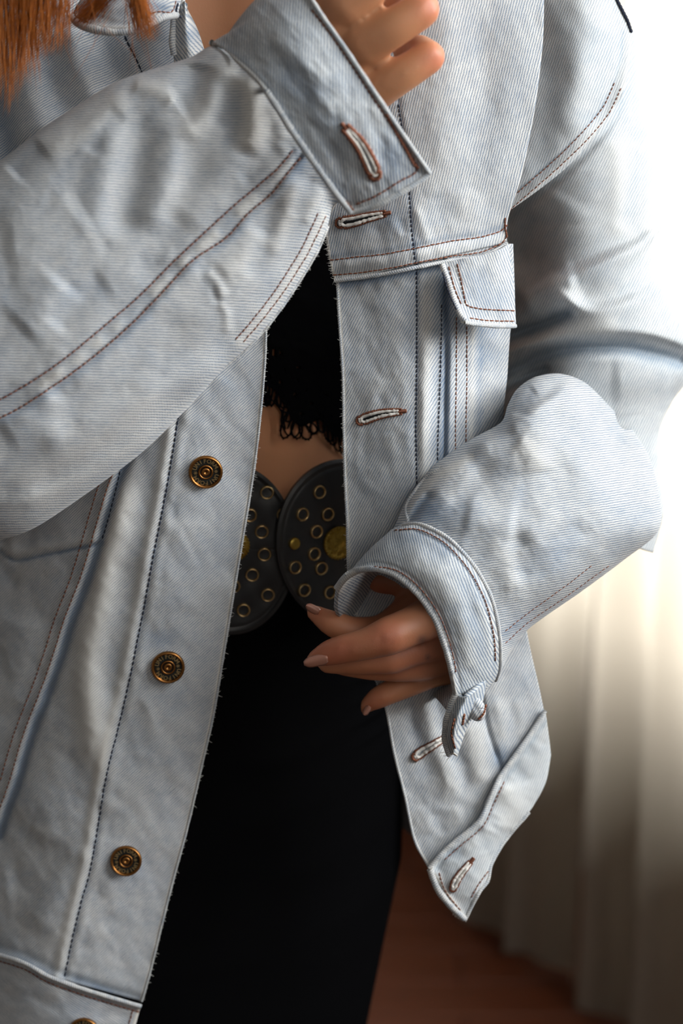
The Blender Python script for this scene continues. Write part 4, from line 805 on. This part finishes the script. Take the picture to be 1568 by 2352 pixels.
def buttonhole(p, pts, r_=.0016, wd=7, gap=2.2, thr_=2.4, dark=True, name='buttonhole', lint=1., ts=1.):
    """oval of zigzag thread round a slit, white lint inside; pts run from the eye to the bar"""
    Q = cat(pts, 60); T = np.gradient(Q, axis=0); T /= np.linalg.norm(T, axis=1)[:, None]; N = np.stack([-T[:, 1], T[:, 0]], 1); s_ = np.linspace(0, 1, 60)
    wdt = wd*(1-.72*s_**1.4)+2.0; wdt = wdt*np.minimum(1, np.sqrt(np.clip(s_/.08, .02, 1)))
    root = empty(name, (0, 0, 0)); root.parent = p.o if False else jk
    if dark:
        mb = MB(); m0 = len(mb.v); nn = 40
        ii = np.linspace(4, 46, nn).astype(int)
        for i in ii:
            for sgn in (1, -1): q = Q[i]+N[i]*sgn*max(.4, wdt[i]*.33)*(1 if sgn > 0 else .55); mb.v.append(V(*q, zat(p, *q)+.00045))
        for i in range(nn-1): a = m0+2*i; mb.f.append((a, a+2, a+3, a+1))
        mb.build('slit', hole_m, root)
    mb = MB()
    for sgn in (1, -1):
        pts_ = [Q[i]+N[i]*sgn*wdt[i]*.62 for i in range(0, 56, 2)]; mb.tube([V(*q, zat(p, *q)+.0006+.0003*random.random()) for q in pts_], [.00075*lint*(.7+.6*random.random()) for _ in pts_], 6)
    mb.tube([V(*(Q[0]+N[0]*k_*wd*.6-T[0]*2*(1-k_*k_)), zat(p, *Q[0])+.0006) for k_ in np.linspace(-1, 1, 6)], .0008, 6); mb.build('lint', M['cream'], root)
    mb = MB(); n_ = int(np.linalg.norm(np.diff(Q, axis=0), axis=1).sum()/2.6)
    for sgn in (1, -1):
        for i in range(n_):
            k_ = i/n_*59; a = int(k_); q0 = Q[a]+N[a]*sgn*(wdt[a]*.80); q1 = Q[a]+N[a]*sgn*(wdt[a]+thr_*(1+.35*random.random()))+T[a]*random.uniform(-1, 1)
            z = zat(p, *q1); mb.tube([V(*q0, z+.0006), V(*((q0+q1)/2), z+.0011), V(*q1, z+.0002)], [.00035*ts, .0005*ts, .0003*ts], 4)
    for i in range(14):
        a_ = math.pi*i/13-math.pi/2; d = -T[0]*math.cos(a_)+N[0]*math.sin(a_); q0 = Q[0]+d*wd*.8; q1 = Q[0]+d*(wd*.9+thr_*1.6)+np.random.randn(2)*.6; z = zat(p, *q1); mb.tube([V(*q0, z+.0006), V(*((q0+q1)/2), z+.0011), V(*q1, z+.0002)], [.00035, .0005, .0003], 4)
    e0 = Q[-1]
    for i in range(9):
        q = e0+T[-1]*(-8+i*2.0); q0, q1 = q+N[-1]*4, q-N[-1]*4; z = zat(p, *q); mb.tube([V(*q0, z+.0002), V(*q, z+.0014), V(*q1, z+.0002)], [.0003, .0005, .0003], 4)
    mb.build('thread_edge', M['brown_thread'], root)
    return root
buttonhole(p_L, [(828, 966), (850, 958), (880, 950), (924, 945)], wd=9)
buttonhole(p_Y, [(782, 512), (810, 508), (845, 499), (888, 490)], wd=11)
buttonhole(p_L, [(955, 1738), (970, 1726), (990, 1714), (1022, 1694)], wd=8, dark=False)
buttonhole(p_B, [(1040, 2040), (1048, 2022), (1062, 2002), (1082, 1978)], wd=6, dark=False)
# --- sleeve on the picture's left
sA = [(520, 116), (484, 106), (440, 130), (385, 148), (330, 165), (262, 190), (180, 240), (90, 300), (0, 370), (-140, 470), (-300, 600)]
sB = [(812, 470), (768, 470), (752, 520), (728, 575), (690, 640), (650, 700), (608, 755), (560, 805), (520, 840), (430, 938), (325, 1040), (190, 1140), (80, 1212), (0, 1240), (-160, 1268), (-340, 1240)]
sMd = [(650, 250), (600, 300), (520, 400), (400, 520), (250, 640), (100, 760), (-130, 880), (-320, 930)]
G, w8, nf = tube_grid(sA, sB, 330, 260, [.060, .062, .064, .066, .064, .06], [.026, .032, .037, .042, .046, .046], [.028, .034, .036, .038], mid=sMd, pw=.85)
sm1 = [(672, 346), (640, 385), (600, 420), (540, 470), (480, 525), (400, 600), (320, 680), (250, 740), (160, 815), (80, 872), (0, 918), (-80, 960)]
sm2 = [(690, 362), (655, 405), (620, 448), (570, 490), (520, 545), (440, 600), (365, 680), (285, 760), (195, 835), (110, 895), (30, 945), (-60, 985)]
plS = [(756, 498), (742, 530), (715, 585), (678, 645), (640, 700), (600, 750), (565, 790)]; plS1 = off(plS, -26, -8)
p_S = cloth('sleeve', G, [
    ('R', sm1, 5, -.6), ('R', sm2, 5, -.8), ('S', sm2[::-1], 40, 1.6, 3), ('R', [((a[0]+b[0])/2, (a[1]+b[1])/2) for a, b in zip(sm1, sm2)], 12, .6), ('p', [((a[0]+b[0])/2, (a[1]+b[1])/2) for a, b in zip(sm1, sm2)], 14, .8, 30), ('p', off(sm1, -14, -12), 12, .6, 34), ('p', off(sm2, 16, 16), 14, .7, 34),
    ('R', plS, 4, -.35), ('R', plS1, 4, -.35), ('p', off(plS, -12, -4), 12, .5, 30),
    ('r', [(300, 185), (330, 195), (380, 215), (410, 235)], 16, 3.4), ('r', [(400, 240), (435, 215), (445, 170), (450, 140)], 26, -4.6), ('r', [(560, 160), (580, 230), (580, 300), (560, 360)], 24, 3.6), ('r', [(530, 130), (500, 200), (460, 270), (420, 330)], 22, 2.6), ('r', [(500, 170), (520, 230), (500, 300)], 16, -2.4), ('r', [(545, 180), (545, 270), (520, 340)], 12, -1.8),
    ('r', [(290, 200), (250, 260), (180, 310), (90, 350)], 18, 2.6), ('r', [(310, 230), (320, 300), (300, 420), (270, 560)], 28, -3.2), ('r', [(280, 250), (235, 300), (210, 360)], 16, -2.0), ('r', [(410, 260), (395, 330), (380, 430), (340, 540)], 26, 2.6), ('r', [(260, 270), (240, 400), (200, 560)], 26, 2.0), ('r', [(100, 330), (60, 360), (20, 400)], 22, -2.6), ('r', [(470, 330), (430, 440), (370, 560), (300, 650)], 30, -1.6), ('r', [(560, 330), (490, 420), (410, 520)], 26, 2.0), ('r', [(640, 330), (600, 370), (550, 420)], 16, -1.6), ('r', [(620, 230), (640, 290), (650, 330)], 14, 1.8),
    ('r', [(150, 640), (100, 700), (40, 760)], 36, 2.2), ('r', [(250, 640), (180, 690), (120, 760)], 24, -1.6), ('r', [(0, 560), (100, 540), (200, 480)], 60, 2.0),
    ('r', [(640, 440), (610, 520), (590, 600), (560, 640)], 18, -2.0), ('r', [(690, 400), (665, 470), (640, 540), (625, 600)], 16, 2.6), ('r', [(720, 400), (690, 450), (670, 500)], 11, -1.8), ('r', [(745, 430), (722, 470), (700, 520)], 10, 2.0), ('r', [(600, 520), (560, 590), (500, 640)], 22, 1.6), ('r', [(470, 620), (500, 650), (515, 690)], 9, 1.6), ('r', [(500, 690), (520, 720), (520, 770)], 8, 1.3), ('r', [(485, 655), (500, 700)], 6, -1.0),
    ('r', [(560, 800), (470, 860), (350, 900), (200, 980), (60, 1060)], 26, 2.6), ('r', [(440, 700), (380, 790), (260, 900), (100, 1000)], 44, -2.0), ('r', [(390, 880), (250, 1000), (80, 1090), (0, 1110)], 16, 1.8), ('r', [(480, 850), (360, 960), (200, 1060), (40, 1130)], 26, -1.8), ('r', [(390, 960), (250, 1060), (100, 1140), (-10, 1170)], 14, 2.0), ('r', [(130, 890), (90, 950), (0, 1000)], 26, 1.6),
    ('n', .45, 90, -40, 2.2, 101), ('n', .18, 26, -30, 1.5, 102)],
    M['denim_cuff'] if False else M['denim'], jk, -1, 1.15, w8=w8, thick=.0014, obl=(.3, .03), dyes=[('R', sm1, 5, .35), ('R', off(sm2, 7, 7), 8, .45), ('p', [((a[0]+b[0])/2, (a[1]+b[1])/2) for a, b in zip(sm1, sm2)], 14, -.5, 30), ('b', (480, 200), (60, 60), .2), ('b', (690, 380), (25, 40), .5), ('R', off(plS, -12, -4), 11, -.3)])
p_S.front = slice(0, nf)
stitches(p_S, sm1, 'brown_thread', 13.5, .84, .00034); stitches(p_S, sm2, 'brown_thread', 13.5, .84, .00034); stitches(p_S, off(plS, -8, -3), 'brown_thread', 11.5, .82, .0003); stitches(p_S, plS1, 'brown_thread', 11.5, .82, .0003)
bead(p_S, sB[2:8], .0009); fray(p_S, sB[2:9], 170, 6)
G, w8, nf = tube_grid([(-560, -150), (-640, 200), (-680, 600), (-640, 950), (-480, 1240), (-330, 1250)], [(-180, -80), (-170, 200), (-190, 400), (-220, 540), (-290, 600), (-300, 640)], 120, 90, [-.13, -.11, -.06, .0, .04, .05], [.06], [.06])
cloth('sleeve', G, [('n', 1.5, 130, 20, 2, 151)], M['denim'], jk, 40, 1.15, w8=w8)
# --- folded cuff on the picture's left
e1 = [(640, 420, .030), (520, 190, .034), (486, 98, .060), (530, 128, .080), (590, 182, .096), (632, 240, .102), (670, 300, .106), (722, 375, .106), (768, 440, .102), (806, 488, .094)]
e2 = [(760, 260, .022), (700, 60, .026), (655, -70, .050), (690, -40, .074), (735, 30, .090), (790, 108, .098), (845, 190, .104), (900, 272, .106), (945, 338, .104), (986, 398, .096)]
em = [(700, 340, .026), (600, 110, .032), (560, 28, .062), (612, 48, .084), (668, 105, .098), (718, 172, .106), (764, 245, .110), (818, 325, .110), (862, 392, .106), (872, 468, .098)]
G = loft([e1, em, e2], 110, 240)
h1 = [(500, 112), (548, 146), (600, 196), (640, 256), (680, 318), (730, 392), (775, 452), (800, 474)]; h2 = [(715, 22), (760, 80), (808, 150), (860, 230), (905, 296), (945, 358), (958, 392), (915, 418), (860, 452), (815, 470)]
p_K = cloth('cuff', G, [('R', e1[2:], 8, 1.0), ('R', off(h1, 4, -4), 4, -.7), ('R', e2[3:], 7, .7), ('R', h2[:7], 4, -.6), ('R', [(806, 487), (840, 478), (875, 466), (925, 438), (975, 408)], 8, 1.1), ('R', [(958, 392), (915, 418), (860, 452), (815, 470)], 4, -.7),
    ('r', [(600, 100), (650, 150), (690, 200), (720, 260)], 16, -1.5), ('r', [(620, 70), (680, 130), (760, 190)], 14, 1.3), ('r', [(700, 220), (760, 250), (810, 290)], 14, 1.1), ('r', [(745, 320), (770, 360), (800, 400)], 10, -1.3), ('r', [(765, 240), (775, 280), (790, 310)], 9, -1.0), ('r', [(850, 230), (880, 290), (910, 340)], 12, 1.2), ('r', [(870, 300), (880, 360), (905, 400)], 10, -1.3), ('r', [(790, 410), (830, 430), (860, 420)], 10, 1.1), ('r', [(700, 290), (740, 350), (770, 400)], 12, 1.0), ('n', .55, 40, 50, 2, 111)],
    M['denim_cuff'], jk, 93, 1.25, thick=.0026, dyes=[('r', [(640, 90), (690, 190), (760, 300), (800, 400)], 26, .35), ('b', (900, 360), (40, 50), .45), ('b', (790, 430), (60, 30), .35), ('R', e1[2:], 7, -.35), ('R', e2[3:], 5, -.5), ('R', off(h1, 9, -9), 6, .3)])
p_K.x, p_K.y, p_K.z = p_K.x[:, 48:], p_K.y[:, 48:], p_K.z[:, 48:]
stitches(p_K, h1, 'brown_thread', 13, .85, .0003); stitches(p_K, h2, 'brown_thread', 13, .88, .00036); stitches(p_K, [(888, 262), (905, 296), (930, 340), (952, 380), (962, 386)], 'brown_thread', 8, .95, .0005, lift=.0006); stitches(p_K, [(735, 398), (768, 438), (800, 470), (812, 484)], 'brown_thread', 8, .95, .0005, lift=.0006)
bead(p_K, [q[:2] for q in e1[2:]], .0015, m='denim_cuff'); bead(p_K, [q[:2] for q in e2[3:]], .0010, m='denim_cuff'); bead(p_K, [(806, 487), (840, 480), (872, 468), (925, 440), (972, 410), (985, 398)], .0013, m='denim_cuff'); fray(p_K, [(975, 408), (986, 398), (980, 388)], 26, 7, out=-1)
buttonhole(p_K, [(860, 400), (846, 368), (825, 330), (790, 290)], wd=9, dark=False, thr_=6, lint=.8, ts=1.5)
# --- upper front and collar (picture's top left)
G = loft([[(-300, -330, -.09), (-300, -80, -.05), (-290, 150, -.04), (-280, 520, -.03)], [(60, -330, -.05), (60, -80, -.01), (70, 150, .0), (60, 420, .008)], [(260, -330, -.05), (260, -60, -.012), (280, 150, -.008), (300, 420, .002)], [(398, -330, -.06), (398, -60, -.020), (412, 40, -.020), (452, 130, -.022), (540, 420, -.015)]], 150, 130, [0, .5, .75, 1])
p_X = cloth('upper_front', G, [('R', [(280, 60), (292, 95), (310, 130), (328, 170), (340, 210)], 4, -.8), ('r', [(150, 40), (180, 120), (215, 210), (240, 260)], 26, 5.0), ('r', [(220, 60), (250, 150), (270, 220)], 30, -4.0), ('r', [(20, 100), (60, 250), (90, 330)], 40, 3.5), ('r', [(90, 80), (120, 180), (150, 280)], 24, -2.5), ('r', [(-20, 200), (10, 300), (30, 400)], 20, -5), ('n', .6, 60, 60, 2, 121)],
    M['denim'], jk, 38, .97, dyes=[('b', (330, 130), (100, 60), .3)])
stitches(p_X, [(282, 70), (292, 95), (310, 130), (330, 175)], 'navy_thread', 13, .8, .0004)
G = loft([[(235, -60, .022), (190, -10, .026), (162, 40, .028)], [(290, -60, .034), (250, 10, .040), (210, 66, .040)], [(350, -60, .036), (325, 20, .042), (300, 72, .040)], [(400, -60, .032), (385, 5, .036), (368, 40, .036)], [(425, -60, .020), (418, -10, .024), (408, 36, .024)]], 70, 50)
p_Z = cloth('collar', G, [('R', [(168, 36), (210, 58), (300, 64), (365, 36), (405, 30)], 8, 1.2), ('r', [(200, 20), (260, 36), (340, 20)], 12, -.8), ('p', [(170, 44), (210, 64), (300, 70), (366, 40)], 8, 1.0, 12), ('n', .5, 36, 20, 2, 131)], M['denim'], jk, 40, .97, thick=.003, dyes=[('b', (370, 15), (26, 12), .8, 20), ('R', [(165, 40), (210, 66), (300, 71), (366, 40)], 8, -.55)])
bead(p_Z, [(163, 38), (185, 58), (210, 66), (255, 73), (300, 71), (335, 58), (366, 42), (405, 34)], .0018, m='denim'); stitches(p_Z, [(178, 10), (170, 34), (205, 52)], 'brown_thread', 12, .85, .0003); stitches(p_Z, [(340, 34), (365, 26), (395, 28), (404, 0)], 'brown_thread', 10, .85, .0003); stitches(p_Z, [(408, 8), (404, 28), (416, 40)], 'navy_thread', 7, .95, .0007)
G = loft([[(402, 18, .004), (398, 60, .010), (396, 100, .012), (400, 150, .010)], [(425, 0, .010), (430, 50, .014), (438, 110, .014), (440, 160, .010)], [(400, -40, -.014), (425, 10, -.010), (455, 70, -.006), (480, 150, -.004)]], 36, 50)
p_V = cloth('lapel', G, [('n', .4, 26, 60, 2, 141)], M['denim'], jk, 128, 1.3, thick=.002, dyes=[('b', (440, 80), (18, 30), .6, 60)]); bead(p_V, [(402, 24), (398, 60), (396, 100), (400, 126)], .0016)
# --- back of the jacket behind the body
t = np.linspace(R(160), R(385), 90); P = np.zeros((90, 60, 3))
for j, y in enumerate(np.linspace(-250, 2250, 60)):
    cx, A, B, zc = tb(y); A += .035; B += .03; X = A*np.cos(-t)*ca+B*np.sin(-t)*sa; Z_ = -A*np.cos(-t)*sa+B*np.sin(-t)*ca
    P0 = W(cx, y, 0); P[:, j] = np.stack([P0[0]+X, Y0-(zc+np.abs(Z_)*-1), P0[2]+0*t], -1)
X = P[..., 0]*1000; Z = P[..., 2]*1000; uvb = np.stack([(-X+Z)*.7, (X+Z)*.7], -1)
o = link('back_panel', grid_mesh('back_panel', P, np.zeros(P.shape[:2]), uvb), M['denim'], jk); s_ = o.modifiers.new('thickness', 'SOLIDIFY'); s_.thickness = .0014
# --- buttons
let = None
def lettering():
    """ring of raised letters, local plane x-y facing +z, radius 1 = button radius"""
    word = list('UNIFORM')+['*']+list('UNIFORM')+['*']; vs_, fs_ = [], []
    for i, ch in enumerate(word):
        half = i//8; j = i % 8
        ang = R(154-128*j/6.) if half == 0 and ch != '*' else (R(-26-128*j/6.) if ch != '*' else R(0 if half == 0 else 180))
        fc = bpy.data.curves.new('g', 'FONT'); fc.body = '★' if False else ch; fc.size = .34 if ch != '*' else .46; fc.align_x = 'CENTER'; fc.align_y = 'CENTER' if ch != '*' else 'TOP'; fc.extrude = .02; fc.resolution_u = 3; fc.offset = .008
        fo = bpy.data.objects.new('g', fc); C.objects.link(fo); dg = bpy.context.evaluated_depsgraph_get(); me = bpy.data.meshes.new_from_object(fo.evaluated_get(dg))
        rr = .665; rot = ang-math.pi/2
        for v in me.vertices: pass
        b0 = len(vs_); cr, sr = math.cos(rot), math.sin(rot)
        yo = 0 if ch != '*' else .07
        for v in me.vertices:
            x, y = v.co.x, v.co.y+yo; vs_.append((x*cr-y*sr+rr*math.cos(ang), x*sr+y*cr+rr*math.sin(ang), v.co.z))
        for p in me.polygons: fs_.append([b0+i_ for i_ in p.vertices])
        bpy.data.objects.remove(fo); bpy.data.curves.remove(fc); bpy.data.meshes.remove(me)
    return vs_, fs_
lv, lf = lettering()
def button(x, y, p, r_, rotd, nx, nz):
    nrm = Vector((nx, -1, nz)).normalized(); ax = Vector((1, nx, 0)).normalized(); q = r_*SC(0); z0 = zat(p, x, y); c = V(x, y, z0)+nrm*.0018
    ax = (Matrix.Rotation(R(rotd), 3, nrm) @ ax).normalized(); by = -nrm.cross(ax).normalized()
    if by.z < 0 and abs(rotd) < 90: by = -by
    root = empty('button', c); root.parent = jk
    L = lambda v: v-c
    O = Vector((0, 0, 0))
    mb = MB(); mb.lathe(O, nrm, ax, [(q*.45, -.0025), (q*.8, -.0006), (q*.97, .0002), (q, .0010), (q*.985, .0020), (q*.93, .0026), (q*.87, .0026), (q*.82, .0020), (q*.80, .0013)], 48)
    mb.build('rim', M['copper'], root)
    mb = MB(); mb.lathe(O, nrm, ax, [(q*.83, .0012), (q*.6, .0013), (q*.40, .0013), (q*.30, .0010), (.00001, .0010)], 40); mb.build('face', M['patina'], root)
    mb = MB(); mb.ring(nrm*.0016, nrm, ax, q*.385, q*.06, 32, 8); mb.lathe(O, nrm, ax, [(q*.27, .0008), (q*.26, .0016), (q*.2, .0019), (q*.06, .0018), (q*.05, .0014), (.00001, .0014)], 28); mb.build('centre_boss', M['copper'], root)
    me = bpy.data.meshes.new('lettering'); me.from_pydata([tuple((ax*v[0]+by*v[1])*q+nrm*(.0014+v[2]*q)) for v in lv], [], lf); me.update(); link('lettering', me, M['brass'], root)
    return root
button(472, 1080, p_R, 39, 4, .08, -.05); button(386, 1528, p_R, 39, 8, .06, .0); button(290, 1973, p_R, 37.5, 6, .05, .10); button(194, 2368, p_W, 38, 0, .0, .15)
